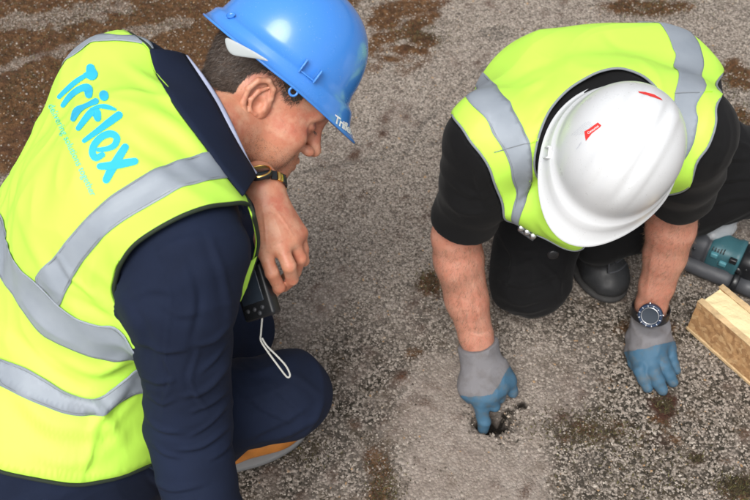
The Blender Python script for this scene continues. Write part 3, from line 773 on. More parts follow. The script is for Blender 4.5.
# ================================================================== the man in the suit jacket, squatting at the left
def bodyjoints(**k): return {a: np.asarray(b, float) for a, b in k.items()}
fac = unit((.894, .447, 0)); rgt = np.array((.447, -.894, 0)); UPZ = np.array((0, 0, 1.))
SHR, SHL = P(193, 252, 1.31), P(134, 84, 1.50); SHM = (SHR+SHL)/2
PEL = SHM-fac*.30-UPZ*.42
HR1 = frame(W(.82, -.47, -.32), W(.22, -.27, .94))
EAR1 = P(263, 103, 1.46); HO1 = EAR1+HR1[1]*.077
NECK1 = SHM+fac*.045+UPZ*.005
J1 = bodyjoints(pelvis=PEL, belly=PEL*.55+SHM*.45-fac*.03, chest=SHM*.8+PEL*.2-fac*.01, neck=NECK1, shoulder_r=SHR-rgt*.03+UPZ*-.03, shoulder_l=SHL+rgt*.02-UPZ*.03,
    hip_r=PEL+rgt*.09, hip_l=PEL-rgt*.09, elbow_r=P(184, 425, 1.44), wrist_r=P(215, 560, 1.46), elbow_l=np.array((-.33, 1.16, .52)), wrist_l=P(262, 183, 1.45),
    knee_r=P(287, 394, 1.64), knee_l=G(238, 330, .10), ankle_r=G(212, 444, .11), toe_r=G(225, 443, .06), ankle_l=np.array((-.68, 1.0, .10)), toe_l=np.array((-.62, 1.02, .04)))
bf = body_field(J1)
Vb, Fb = bf.mesh(1)
# the head
hf = head_field(neck_to=(NECK1-HO1)@HR1.T); Vh, Fh = hf.mesh(1); Vh = Vh@HR1+HO1
headV, headF = Vh, Fh
ears1 = [(lambda VF: (VF[0]@HR1+HO1, VF[1]))(ear_mesh(s_)) for s_ in (-1, 1)]
# the bare left hand, back towards the camera, gripping the small camera
WR = P(263, 187, 1.450)
kn = [P(264, 250, 1.422), P(280, 245, 1.416), P(292, 240, 1.428), P(300, 233, 1.450)]
fg = [[P(272, 273, 1.418), P(279, 287, 1.440), P(272, 295, 1.465)], [P(289, 266, 1.414), P(292, 279, 1.440), P(284, 287, 1.470)],
      [P(300, 258, 1.445), P(295, 272, 1.470), P(285, 278, 1.490)], [P(303, 249, 1.465), P(304, 261, 1.475), P(296, 266, 1.495)]]
th = [P(262, 215, 1.480), P(257, 245, 1.490), P(257, 266, 1.495), P(260, 280, 1.485)]
h1 = hand_field(WR, kn, fg, th, wrist_back=P(258, 180, 1.480), wr=(.027, .021)); Vd, Fd = h1.mesh(1)
NV = vnormals(Vd, Fd)
Vd = Vd+NV*creases(Vd, NV, [([(262, 205), (265, 228), (266, 246)], 1.2, .0007), ([(268, 205), (277, 225), (283, 240)], 1.2, .0009), ([(272, 205), (286, 224), (294, 237)], 1.2, .0008),
    ([(274, 262), (281, 268)], 1.0, -.0005), ([(290, 262), (298, 262)], 1.0, -.0005)])[:, None]
Vp, Fp = merge((Vb, Fb), (Vh, Fh), (Vd, Fd), *ears1)
man = mk('person', Vp, Fp, M['skin1'], base=np.array((PEL[0], PEL[1], 0)))
tag(man, 'man squatting in navy suit, printed hi-vis vest and glossy blue hard hat', 'person')

# suit jacket: torso form first, then the sleeves joined to it
def torso(lo, hi, h, S_l, S_r, pel, fwd, up_off=0.0, rs=.078, chest=(.175, .135), waist=(.165, .125)):
    f = Field(lo, hi, h); sd = unit(S_r-S_l); mid = (S_r+S_l)/2; ax = unit(mid-pel); fw = unit(np.cross(sd, ax)); fw = fw if fw@fwd > 0 else -fw
    R = np.array([sd, fw, ax]); L = np.linalg.norm(mid-pel)
    f.ell(mid-ax*.10+fw*-.01, (chest[0], chest[1], .17), R, .05); f.ell(mid-ax*.25, (waist[0]+.005, waist[1], .18), R, .07)
    f.ell(pel+ax*.03, (waist[0]+.01, waist[1]+.01, .15), R, .07)
    f.ell(pel-ax*.075, (waist[0]+.005, waist[1]+.012, .13), R, .06)
    f.cone(S_l, S_r, rs*.92, rs*.92, .06)
    return f, R
lo1 = np.min([SHR, SHL, PEL, J1['elbow_r'], J1['wrist_r'], J1['wrist_l']], 0)-.24; hi1 = np.max([SHR, SHL, PEL, J1['wrist_l']], 0)+.2
tf, R1 = torso(lo1, hi1, .006, SHL, SHR, PEL, fac)
tf.cone(SHM-fac*.03, SHM+fac*.03+UPZ*-.003, .078, .058, .05)
tf.cone(SHR, SHR*.62+J1['elbow_r']*.38, .075, .075, .035)
def flesh(f, e=0):
    f.cone(P(119, 109, 1.53), P(78, 240, 1.62), .094+e, .130+e, .05); f.cone(PEL, P(60, 432, 1.60), .152+e, .146+e, .12); f.cone(P(-30, 405, 1.72), P(72, 430, 1.59), .15+e, .144+e, .12); f.cone(P(30, 330, 1.62), P(72, 425, 1.59), .135+e, .142+e, .10)
flesh(tf)
Vt, Ft = tf.mesh(14); Ct = SHM*.62+PEL*.38
man_cr = [([(70, 240), (120, 200), (200, 150)], 5, .0015), ([(140, 110), (180, 130), (215, 165)], 7, .004), ([(120, 130), (160, 160), (200, 185)], 8, -.003), ([(60, 360), (100, 372), (136, 350)], 6, .004),
    ([(88, 440), (100, 415), (130, 385)], 5, .006), ([(60, 400), (92, 405), (120, 440)], 6, .005), ([(10, 380), (50, 425), (120, 430)], 8, .005), ([(10, 330), (50, 365), (90, 395)], 8, -.004),
    ([(30, 450), (70, 465), (120, 440)], 6, .005), ([(56, 250), (75, 280), (100, 300)], 3, .0025), ([(64, 292), (100, 312), (134, 320)], 6, -.003), ([(100, 250), (90, 290), (130, 330)], 6, .003),
    ([(120, 60), (160, 90), (200, 130)], 6, .003), ([(20, 200), (30, 230), (60, 300)], 6, .002), ([(80, 480), (95, 440), (135, 400)], 4, .004)]
def crumple(V, s_, a1, a2):
    """soft folds with sharper ridges between them"""
    B = V+.02*np.stack([wave(V, 11, s_+k, 5) for k in (5, 6, 7)], 1)
    return a1*(.9-np.abs(wave(B, 17, s_+1, 3)))+a2*(.8-np.abs(wave(B, 38, s_+2, 4)))
def man_disp(V, N): return .0026*wave(V, 21, 21)+crumple(V, 200, .0046, .0026)+1.3*creases(V, N, man_cr)
dr = Drape(Vt, Ft, Ct, man_disp)
jf, _ = torso(lo1, hi1, .0034, SHL, SHR, PEL, fac, rs=.070)
jf.cone(SHM-fac*.03, SHM+fac*.03+UPZ*-.015, .066, .05, .03)
flesh(jf, -.003)
jf.chain([SHR, P(179, 300, 1.33), P(184, 346, 1.37), P(187, 400, 1.42), J1['elbow_r']+W(.006, 0, 0), P(205, 520, 1.45), J1['wrist_r']], [.070, .075, .062, .058, .060, .052, .045], .03)
jf.cone(P(232, 218, 1.44), P(243, 262, 1.46), .040, .030, .04)
jf.chain([SHL-UPZ*.055+rgt*.03, J1['elbow_l'], P(228, 196, 1.54), P(252, 187, 1.482)], [.07, .056, .044, .038], .04)
Vj, Fj = jf.mesh(2); Nj = vnormals(Vj, Fj)
jc = [([(134, 340), (160, 352), (188, 350)], 3, .0045), ([(196, 346), (214, 340), (230, 322)], 3, .005), ([(140, 374), (158, 382), (176, 378)], 2.6, .0035), ([(182, 396), (206, 388), (230, 360)], 3.2, .0062), ([(160, 302), (178, 314), (200, 312)], 4, .0022),
      ([(146, 414), (160, 428), (182, 432)], 3, .0045), ([(190, 412), (212, 402), (231, 386)], 2.6, .005), ([(176, 450), (202, 446), (230, 424)], 3, .0055), ([(150, 474), (172, 490), (206, 484)], 3, .0045), ([(152, 442), (164, 454), (180, 458)], 2.6, .0035),
      ([(156, 240), (170, 290), (165, 350), (163, 430)], 1.5, .0018), ([(208, 232), (224, 280), (228, 326)], 4, .003), ([(125, 290), (145, 330), (150, 380)], 6, -.003), ([(190, 436), (208, 424), (228, 402)], 2.2, .0042),
      ([(188, 258), (200, 300), (190, 350)], 4, -.0028), ([(200, 372), (214, 360), (229, 342)], 2.3, .004), ([(148, 394), (162, 403), (176, 398)], 2.3, .003), ([(200, 350), (190, 380), (206, 410)], 2.5, .0035), ([(160, 356), (172, 376), (164, 400)], 2.5, .003),
      ([(208, 460), (222, 452), (232, 440)], 2.2, .004), ([(150, 250), (175, 236), (205, 228)], 5, -.002), ([(130, 300), (150, 290), (172, 292)], 4, .002)]
Vj = Vj+Nj*(creases(Vj, Nj, jc)+.0010*wave(Vj, 30, 31)+crumple(Vj, 300, .0030, .0018))[:, None]

# the hi-vis vest over the jacket
vest_out = [(150, 49), (154, 62), (165, 88), (184, 118), (205, 145), (228, 177), (250, 206),
    (236, 207), (212, 210), (185, 219), (160, 231), (138, 248), (122, 268), (115, 290), (120, 306), (128, 322),
    (150, 340, 1.49), (168, 365, 1.52), (176, 400, 1.56), (178, 440, 1.58), (160, 460), (110, 478), (80, 483), (45, 479), (0, 470), (-45, 455), (-80, 420, 1.75),
    (-70, 340, 1.85), (-30, 240, 1.88), (10, 140, 1.82), (55, 60, 1.78), (85, 30, 1.72), (110, 28, 1.65), (128, 34)]
Vv, Fv, _ = dr.lay(vest_out, .0048, .0045, 6)
vest = mk('hi_vis_vest', Vv, Fv, M['hivis'], man); solid(vest, .0016)
arm_c = cat([SHR, P(179, 300, 1.33), P(184, 346, 1.37), P(187, 400, 1.42), J1['elbow_r']], 5)
def on_arm(V): d_ = np.min([np.linalg.norm(V-a_, axis=1) for a_ in arm_c[6:]], 0); return d_ < .085
Vj = tuck(Vj, Vv, Fv, keep=on_arm); jacket = mk('suit_jacket', Vj, Fj, M['navy'], man)
def band(poly, off=.0062, name='reflective_band', mat='tape', parent=None, d=None, step=.006, **k):
    V, F, _ = (d or dr).lay(poly, step, off, 5, **k); o = mk(name, V, F, M[mat], parent or vest); solid(o, .0008)
    lp = rim_loop(V, F); N = vnormals(V, F); L = V[lp]                   # line of stitching just inside the edge of the tape
    T = np.roll(L, -1, 0)-np.roll(L, 1, 0); T /= np.maximum(np.linalg.norm(T, axis=1, keepdims=True), 1e-9); L = L+np.cross(N[lp], T)*.0032+N[lp]*.0002
    for _ in range(4): L = (np.roll(L, 1, 0)+2*L+np.roll(L, -1, 0))/4
    Vs_, Fs_ = sweep(L, .00045, 5, closed=True); mk('stitching', Vs_, Fs_, M['greybind'], o); return o, V, F
band([(228, 179), (216, 163), (214, 155), (190, 158), (165, 167), (150, 175), (128, 188), (108, 202), (80, 230), (60, 254), (40, 278), (51, 292), (62, 304), (72, 285), (85, 262), (105, 240), (128, 222), (150, 208), (172, 197), (190, 190), (210, 184)], closed_smooth=True)
band([(-40, 200, 1.80), (-20, 190, 1.72), (2, 192), (5, 212), (10, 235), (22, 262), (38, 279), (50, 292), (62, 304), (82, 315), (100, 322), (128, 333), (146, 338, 1.45), (150, 356, 1.48), (134, 357), (112, 357), (88, 352), (70, 346), (55, 340), (40, 330), (20, 300), (0, 272), (-25, 240)], off=.0068)
band([(-60, 350, 1.75), (-30, 343), (0, 358), (31, 369), (50, 380), (68, 391), (94, 396), (110, 386), (125, 375), (140, 365), (152, 358, 1.48), (156, 384, 1.50), (138, 391), (122, 398), (105, 408), (86, 414), (68, 413), (50, 407), (31, 399), (0, 385), (-30, 372), (-55, 375, 1.75)], off=.0088)
band([(67, 69), (76, 54), (85, 44), (95, 39), (118, 38), (138, 39), (148, 43), (153, 51), (146, 47), (126, 43), (108, 43), (94, 46), (84, 53), (76, 60), (70, 66)], off=.0062, step=.004)

def edging(path, r, mat, name, parent, lift=.006, tree=None, n=6, side=0, d=dr, closed=False):
    pts = []
    for e in cat([q[:2] for q in path], 5, closed):
        p, nn = hit(tree, *e); nn = nn if nn@(CAMP-p) > 0 else -nn; pts.append(p+nn*lift)
    V, F = sweep(pts, r, 8, closed=closed); return mk(name, V, F, M[mat], parent)
def rim_binding(Vc, Fc, r_, mat, name, parent, pipe=None, pipes=()):
    """tape bound over the whole raw edge of a sheet; optional thin piping just inside it where the path says"""
    lp = rim_loop(Vc, Fc); N = vnormals(Vc, Fc); L = Vc[lp]
    for _ in range(3): L = (np.roll(L, 1, 0)+2*L+np.roll(L, -1, 0))/4
    V, F = sweep(L, r_, 8, closed=True); mk(name, V, F, M[mat], parent)
    if pipe:
        T = np.roll(L, -1, 0)-np.roll(L, 1, 0); T /= np.linalg.norm(T, axis=1, keepdims=True); inw = np.cross(N[lp], T); q, _ = proj(L)
        for path in pipes:
            pa = np.array(path, float); ok = np.zeros(len(L), bool)
            for a, b in zip(pa[:-1], pa[1:]):
                ab = b-a; h = np.clip(((q-a)@ab)/(ab@ab), 0, 1); ok |= np.linalg.norm(q-a-h[:, None]*ab, axis=1) < 5
            ok &= (N[lp]*(CAMP-L)).sum(1) > 0
            idx = np.where(ok)[0]
            if len(idx) < 4: continue
            br = np.where(np.diff(idx) > 3)[0]; runs = np.split(idx, br+1)
            if len(runs) > 1 and runs[0][0] == 0 and runs[-1][-1] == len(L)-1: runs[0] = np.concatenate([runs[-1], runs[0]]); runs.pop()
            run = max(runs, key=len); V, F = sweep(L[run]+inw[run]*(r_*1.25)+N[lp][run]*.0024, .0011, 6); mk('yellow_piping', V, F, M[pipe], parent)
vt = bvh(Vv, Fv)
neck_edge = [(147, 46), (150, 55), (157, 72), (168, 93), (186, 120), (207, 147), (230, 179), (251, 207)]
arm_edge = [(251, 207), (236, 208), (212, 211), (185, 220), (160, 232), (139, 248), (123, 268), (117, 288), (121, 306), (128, 322)]
rim_binding(Vv, Fv, .0030, 'binding', 'edge_binding', vest, 'yellowline', [neck_edge, arm_edge])
# front edge of the vest coming out under the raised arm
fe = cat([hit(vt, 249, 206)[0], P(253, 214, 1.30), P(256, 226, 1.335), P(258, 243, 1.365), P(254, 262, 1.385), P(247, 282, 1.40)], 6)
V, F = sweep(fe, .0034, 8); mk('armhole_binding', V, F, M['binding'], vest)
V, F = sweep(fe+W(-.002, 0, .003), .0012, 6); mk('yellow_piping', V, F, M['yellowline'], vest)
sl = np.array([P(*a) for a in ((257, 256, 1.375), (251, 274, 1.38), (247, 287, 1.385), (241, 300, 1.39), (231, 314, 1.40), (232, 298, 1.39), (236, 282, 1.38), (244, 266, 1.375))])
o = mk('vest_front_edge', sl, [list(range(8))], M['hivis'], vest); solid(o, .003)

# printed word on the back, drawn with round marker strokes, and the thin line under it
def project_strokes(dd, strokes, lift, name, mat, parent):
    Vs = []
    for i, (pts, wd) in enumerate(strokes):
        V2, F2 = stroke2d(pts, wd); Vp_ = np.array([dd.at(dd.pt2(tuple(q))) for q in V2])
        Vs.append((Vp_, F2, i))
    return Vs
def lay_on(tree, V2, lift): return on_surface(tree, V2, lift)
letters = [[([(59.5, 97), (66, 90.5), (76, 82), (86, 75.5)], [1.9, 2.2, 2.4, 2.0]), ([(86, 75.5), (92.2, 74.8)], [2.4, 5.4]), ([(90.8, 68.6), (92, 75)], [3.9, 5.2])],
    [([(63.3, 105.5), (68, 99), (74, 93), (82, 88.4), (88, 88.8), (89, 95)], [2.2, 2.6, 2.9, 3.2, 4.2, 3.4])],
    [([(73.6, 119), (77.5, 111), (86, 106), (96, 101.5)], [2.6, 3.6, 2.2, 2.9]), ([(104, 95.4), (104.4, 96.8)], [4.2, 4.2])],
    [([(78.5, 128.6), (85, 120), (91, 113), (96, 112.5), (98, 118.5)], [2.4, 3.0, 3.3, 4.4, 3.2]), ([(91, 109.5), (99, 106.8), (107, 107.2), (115.5, 109.8)], [1.0, 1.7, 2.3, 1.2])],
    [([(84.4, 141), (98, 131), (110, 122), (119, 115.5)], [2.0, 2.7, 3.4, 3.6])],
    [([(98.5, 150), (107, 149), (114.5, 145.5), (117, 138), (111, 134), (102, 137), (94.5, 145), (92.6, 153), (96, 158), (102.5, 155)], [2.0, 2.4, 2.9, 3.1, 3.3, 3.2, 3.2, 3.2, 3.2, 2.6])],
    [([(125.2, 147.5), (118, 159), (111, 171), (106.5, 180)], [3.4, 3.9, 3.9, 3.4]), ([(100.2, 166.6), (112, 165.8), (124, 163.6), (135, 161.6)], [3.0, 3.8, 3.8, 3.2])]]
for li, st in enumerate(letters):
    VF = []
    for i, (pts, wd) in enumerate(st):
        V2, F2 = stroke2d(pts, [w_*1.1 for w_ in wd]); V3 = lay_on(vt, V2, .0009+.00025*i); VF.append((V3, F2))
    V, F = merge(*VF); mk('printed_letter', V, F, M['cyan'], vest)
T2, TF = text2d('delivering solutions together', 1.0); T2 = T2*(101/T2[:, 0].max()); T2[:, 1] *= 1.12
bd = unit((43.5, 92.)); ud = np.array((bd[1], -bd[0])); q2 = np.array((48.2, 105.5))+T2[:, :1]*bd+T2[:, 1:]*ud
V = lay_on(vt, q2, .0009); mk('printed_line', V, TF, M['cyan2'], vest)

# collars: jacket collar outside, shirt collar inside
def ribbon(A, B, n, rows, bulge, mat, name, parent, t=.002, push=None):
    A = cat(A, n); B = cat(B, n); m = min(len(A), len(B)); A, B = A[:m], B[:m]; V = []
    for k in np.linspace(0, 1, rows):
        c = A*(1-k)+B*k; out = unit((A+B).mean(0)-HO1*0-NECK1 if push is None else push); V.append(c+out*bulge*math.sin(k*math.pi)**.8)
    V = np.stack(V, 1).reshape(-1, 3); F = grid_faces(m, rows); o = mk(name, V, F, mat, parent); solid(o, t, 0); return o, V, F
skt = bvh(headV, tri(headF))
def above(e, k=.007):
    r = skt.ray_cast(Vector(CAMP), Vector(unit(P(*e)-CAMP)))
    if r[0] is None: return P(*e)
    return P(e[0], e[1], min(e[2], (np.array(r[0])-CAMP)@CF-k))
def sf(px, py, lift=.006):
    p, nn = hit(vt, px, py); return p+unit(CAMP-p)*lift
oc = [P(150, 50, hit(vt, 158, 60)[0]@CF-CAMP@CF), sf(156, 74, .004), sf(172, 101, .004), sf(190, 126, .004), sf(208, 150, .004), sf(230, 180, .006), sf(243, 196, .008)]
ic = [above(e, .010) for e in ((184, 55, 1.49), (198, 76, 1.45), (214, 101, 1.42), (227, 126, 1.40), (239, 148, 1.39), (250, 166, 1.39), (255, 176, 1.40))]
ribbon(oc, ic, 6, 9, .006, M['navy'], 'jacket_collar', man, .005, push=W(.3, .2, 1))
ic2 = [above(e, .007) for e in ((183, 56, 1.495), (197, 77, 1.455), (213, 102, 1.425), (226, 127, 1.405), (238, 149, 1.395), (248, 166, 1.395), (254, 176, 1.40))]
oc2 = [above(e, .004) for e in ((188, 56, 1.495), (203, 75, 1.455), (219, 99, 1.425), (232, 124, 1.405), (242, 146, 1.40), (250, 163, 1.40), (257, 173, 1.41))]
ribbon(ic2, oc2, 6, 6, .003, M['shirt'], 'shirt_collar', man, .002, push=W(.4, .2, 1))
# far lapel under the chin
ribbon([P(240, 168, 1.42), P(256, 170, 1.44), P(272, 172, 1.46), P(286, 176, 1.48)], [P(246, 188, 1.47), P(256, 190, 1.50), P(270, 190, 1.52), P(280, 190, 1.53)], 6, 6, .004, M['navy'], 'jacket_collar', man, .004, push=W(.2, 0, 1))

# trousers, shoes
tr_lo = np.min([J1['hip_l'], J1['ankle_l'], J1['hip_r'], J1['toe_r']], 0)-.14; tr_hi = np.max([J1['knee_r'], J1['knee_l'], J1['hip_r']], 0)+.15; tr_lo[2] = 0
pf = Field(tr_lo, tr_hi, .0045)
pf.cone(J1['hip_l'], J1['hip_r'], .130, .130, .05); pf.cone(PEL, P(60, 462, 1.62), .14, .130, .06); pf.cone(P(-20, 425, 1.72), P(85, 455, 1.60), .14, .125, .06); pf.cone(J1['pelvis'], J1['pelvis']+UPZ*.08, .14, .14, .05)
kr = J1['knee_r']
pf.chain([J1['hip_r'], (J1['hip_r']+kr)/2-UPZ*.005, kr], [.105, .088, .068], .04)
pf.chain([kr, (kr+J1['ankle_r'])/2-fac*.02+W(0, .02, 0), J1['ankle_r']+UPZ*.01], [.064, .060, .056], .03)
pf.chain([J1['hip_l'], J1['knee_l'], np.array((-.66, 1.0, .10))], [.105, .068, .055], .04)
Vq, Fq = pf.mesh(2); Nq = vnormals(Vq, Fq)
Vq += Nq*(creases(Vq, Nq, [([(272, 372), (300, 380), (322, 396)], 3, .003), ([(240, 352+8), (262, 378), (300, 410), (318, 416)], 2.2, .003), ([(235, 385), (262, 408), (290, 420)], 2.5, .0035), ([(240, 440), (275, 425), (310, 405)], 3, .003), ([(250, 445), (290, 432), (322, 415)], 3, .004), ([(235, 400), (270, 395), (305, 372)], 5, .003), ([(232, 370), (262, 372), (290, 360)], 4, .003),
    ([(300, 440), (312, 425), (325, 400)], 3, .003), ([(20, 480), (26, 495), (24, 510)], 3, .004)])+.0008*wave(Vq, 30, 41)+crumple(Vq, 700, .0034, .0022))[:, None]
mk('trousers', Vq, Fq, M['navy'], man)
def shoe(heel, toe, z0, mat, solemat, parent, wd=.047, name='shoe', hi=.075, up=None):
    ax = unit((toe-heel)*np.array((1, 1, 0))); L = np.linalg.norm((toe-heel)[:2]); sd = np.cross(UPZ, ax); c0 = np.array((heel[0], heel[1], z0))
    R = np.array([ax, sd, UPZ]); f = Field(c0-np.array((.38, .38, .005)), c0+np.array((.38, .38, .2)), .0035)
    pt = lambda x, y, z: c0+ax*x*L+sd*y+UPZ*z
    f.ell(pt(.80, 0, .030), (L*.215, wd, .040), R, .02); f.ell(pt(.52, 0, .036), (L*.26, wd*.82, .046), R, .03); f.ell(pt(.20, 0, .045), (L*.22, wd*.78, .055), R, .03)
    f.cone(pt(.22, 0, .05), pt(.18, 0, hi+.035), wd*.88, wd*.92, .03)
    if up is not None: f.cone(pt(.30, 0, .07), up, wd*.95, .044, .03)
    f.half(pt(0, 0, .018), -UPZ, .004)
    V, F = f.mesh(2); V = V+vnormals(V, F)*(crumple(V, 800, .0022, .0014) if up is not None else crumple(V, 810, .0010, .0006))[:, None]; s = mk(name, V, F, M[mat], parent)
    # sole: outline ring with a welt
    a = np.linspace(0, 2*math.pi, 60, endpoint=False); x = .5-.5*np.cos(a); hw = wd*(1.02+.10*np.sin((x-.1)*3.0)-.22*np.exp(-((x-.42)/.16)**2))*np.sqrt(np.clip(1-(2*x-1)**4, 0, 1))
    out = np.stack([c0+ax*((xx-.5)*1.05+.5)*L+sd*(h_*np.sign(math.sin(t))) for xx, h_, t in zip(x, hw, a)])
    rows = [out+(c0-out)*[[0, 0, 0]]+UPZ*0, out+UPZ*.016, out+(out-out.mean(0))*-.04+UPZ*.020, out*0+out.mean(0)+UPZ*.020]
    cen = out.mean(0); V = np.concatenate([np.tile(cen, (60, 1)), cen+(out-cen)*.97, cen+(out-cen)*1.0+UPZ*.004, cen+(out-cen)*1.0+UPZ*.012, cen+(out-cen)*.96+UPZ*.015, np.tile(cen+UPZ*.015, (60, 1))])
    mk('sole', V, grid_faces(6, 60, True), M[solemat], s); return s, pt, f
g1 = G(148, 490); toe1 = G(304, 425)
shoe(toe1-unit(toe1-g1)*.30, toe1, .004, 'tan', 'sole', man)
shoe(np.array((-.78, .985, 0)), np.array((-.52, 1.10, 0)), .004, 'tan', 'sole', man)

# hard hat
HT1 = frame(HR1[0]*math.cos(.10)-HR1[2]*math.sin(.10), -HR1[1]); hatO = HO1+HR1[0]*.007+HR1[2]*.078
hat, hv, hF = helmet(man, hatO, HT1, M['bluehat'], peak=.034, hgt=.122, half=(.1165, .103)); ht = bvh(hv, hF)
def hl(x, y, z): return hatO+np.array((x, y, z))@HT1
# chin-strap eyelet and accessory slot on the near side
V, F = sweep([hl(.020+.006*math.cos(t), -.112, -.038+.006*math.sin(t)) for t in np.linspace(0, 2*math.pi, 17)[:-1]], .0018, 8, closed=True); mk('eyelet', V, F, M['bluehat'], hat)
for dx in (-.013, .013):
    V, F = box(hl(.022+dx, -.1095, .000), HT1, (.0025, .012, .022)); bevel(mk('accessory_slot', V, F, M['bluehat'], hat), .0008)
V, F = box(hl(.022, -.108, -.008), HT1, (.026, .008, .0025)); bevel(mk('accessory_slot', V, F, M['bluehat'], hat), .0008)
V, F = lathe([(0, .0), (.0045, 0), (.006, .0012), (.0065, -.002)], *(lambda pn: (pn[0]+unit(CAMP-pn[0])*.0006, pn[1]))(hit(ht, 231, 16)), n=20); mk('vent_plug', V, F, M['bluehat'], hat)
T2, TF = text2d('Triflex', 1.0, .03, .88); T2 = T2/T2[:, 0].max()*26; T2[:, 1] *= 1.05; bd = unit((16.5, 17.)); ud = np.array((.22, -.98))
q2 = np.array((333.5, 121.5))+T2[:, :1]*unit((.80, .60))*1.0+T2[:, 1:]*ud*.92
V = lay_on(ht, q2, .0006); mk('lettering', V, TF, M['whiteprint'], hat)
# nape strap of the cradle
ns = []
for k, (A, B) in enumerate((((222, 34), (228, 55)), ((232, 39), (238, 57)), ((243, 45), (248, 58)), ((254, 51), (258, 59)), ((268, 60), (270, 62)))):
    for e in (A, B): ns.append(P(e[0], e[1], 1.395-.012*k))
V = np.array(ns); o = mk('nape_strap', V, grid_faces(5, 2), M['whitestrap'], hat); solid(o, .003, 0); o.modifiers.new('soft', 'SUBSURF').render_levels = 2
# hair: dark scalp shade and short strands
hp = [(190, 60), (197, 70), (205, 84), (214, 93), (222, 99), (232, 97), (240, 84), (248, 76), (262, 72), (275, 76), (281, 88), (286, 99), (292, 104), (300, 103), (304, 96), (320, 104), (335, 112), (300, 20), (200, 0)]
ear_px = [(244, 84), (250, 76), (262, 73), (274, 78), (278, 92), (274, 110), (262, 130), (250, 130), (242, 110)]
def hairmask(c):
    L = (c-HO1)@HR1.T; m_ = L.copy(); m_[:, 1] = -np.abs(m_[:, 1]); q, _ = proj(m_@HR1+HO1)
    return in_poly(q, hp) & ~in_poly(q, ear_px) & (L[:, 2] > -.075) & (L[:, 2] < .075) & (L[:, 0] < .085) & ~((np.abs(L[:, 1]) > .079))
rt, rn = scatter_on(headV, headF, 26000, hairmask, 5)
dn = -HR1[2]*.8-HR1[0]*.45; dd_ = np.tile(dn, (len(rt), 1)); dd_ -= rn*(dd_*rn).sum(1)[:, None]*.9
hc = mk('hair', *(lambda m_: (headV+vnormals(headV, headF)*.0006, headF[m_]))((lambda c: hairmask(c-HR1[2]*.005-HR1[0]*.002+.0016*np.stack([wave(c, 260, q_, 5) for q_ in (1, 2, 3)], 1)) & hairmask(c))(headV[headF].mean(1))), M['hairskin'], man)
strands('strands', rt, rn, dd_, .010, .00034, M['hair'], hc, 6, .33)
# eyebrow and lashes of the near eye
ebr = np.array([HO1+np.array((.098-.0007*i*.3, -.016-i*.0011, .0275+.0002*math.sin(i*.2)))@HR1 for i in range(28)])
rr = np.random.RandomState(9); eb = np.repeat(ebr, 8, 0)+rr.normal(0, .0016, (224, 3)); strands('eyebrow', eb+HR1[0]*.002, np.tile(HR1[0], (224, 1)), np.tile(-HR1[1]*.9+HR1[2]*.4, (224, 1)), .007, .0004, M['hair'], man, 7, .2)
lh = np.array([HO1+np.array((.0975-.0055*abs(t)**1.5, -.033-t*.013, .0015-.001*abs(t)))@HR1 for t in np.linspace(-1, 1, 40)])
strands('eyelashes', lh, np.tile(HR1[0], (40, 1)), np.tile(HR1[0]*.8-HR1[2]*.6, (40, 1)), .008, .0005, M['hair'], man, 8, .2)

# shaved-beard shadow
bm_ = lambda c: (lambda L: (L[:, 2] < -.045+.25*np.clip(.03-L[:, 0], 0, 1)) & (L[:, 2] > -.125) & (L[:, 0] > -.005) & (L[:, 0] < .115) & (np.hypot(L[:, 1]/.024, (L[:, 2]+.0615)/.010) > 1))((c-HO1)@HR1.T)
rt, rn = scatter_on(headV, headF, 9000, bm_, 25); strands('stubble', rt, rn, np.tile(HR1[0]*.2-HR1[2]*.8, (len(rt), 1))-rn*0, .0019, .00030, M['hair'], man, 26, .5)
# gold and black watch on the left wrist
wax = unit(W(.12, -1, .45)); wc = P(263, 184, 1.447)
V, F = [], []
wu = unit(np.cross(wax, (CAMP-wc))); wv = np.cross(wu, wax)          # wu along the picture, wv towards the camera
for i in range(18):
    t = 2*math.pi*i/18; c = wc+wu*math.cos(t)*.033+wv*math.sin(t)*.028; nr = unit(wu*math.cos(t)/.033+wv*math.sin(t)/.028); tg = np.cross(wax, nr)
    V, F = box(c, np.array([tg, nr, wax]), (.0096, .0035, .014)); 
    if i == 0: wb = mk('watch', V, F, M['blackpl'], man); bevel(wb, .0009)
    else: bevel(mk('bracelet_link', V, F, M['gold' if i % 3 == 1 else 'blackpl'], wb), .0009)
cc = wc+unit(wv*.9+wu*.1)*.0355+wax*.001; ca_ = unit(wv*.8-wax*.55+wu*.1)
V, F = lathe([(0, .0025), (.0150, .0025), (.0158, .003), (.0175, .0032), (.0182, .001), (.0182, -.003), (.015, -.0045), (0, -.0045)], cc, ca_, 40); mk('watch_case', V, F, M['blackpl'], wb)
V, F = lathe([(.0156, .0030), (.0163, .0040), (.0174, .0038), (.0180, .0024)], cc, ca_, 40); mk('bezel', V, F, M['gold'], wb)
V, F = lathe([(0, .0036), (.0152, .0034), (.0155, .0028)], cc, ca_, 40); mk('watch_glass', V, F, M['darkglass'], wb)

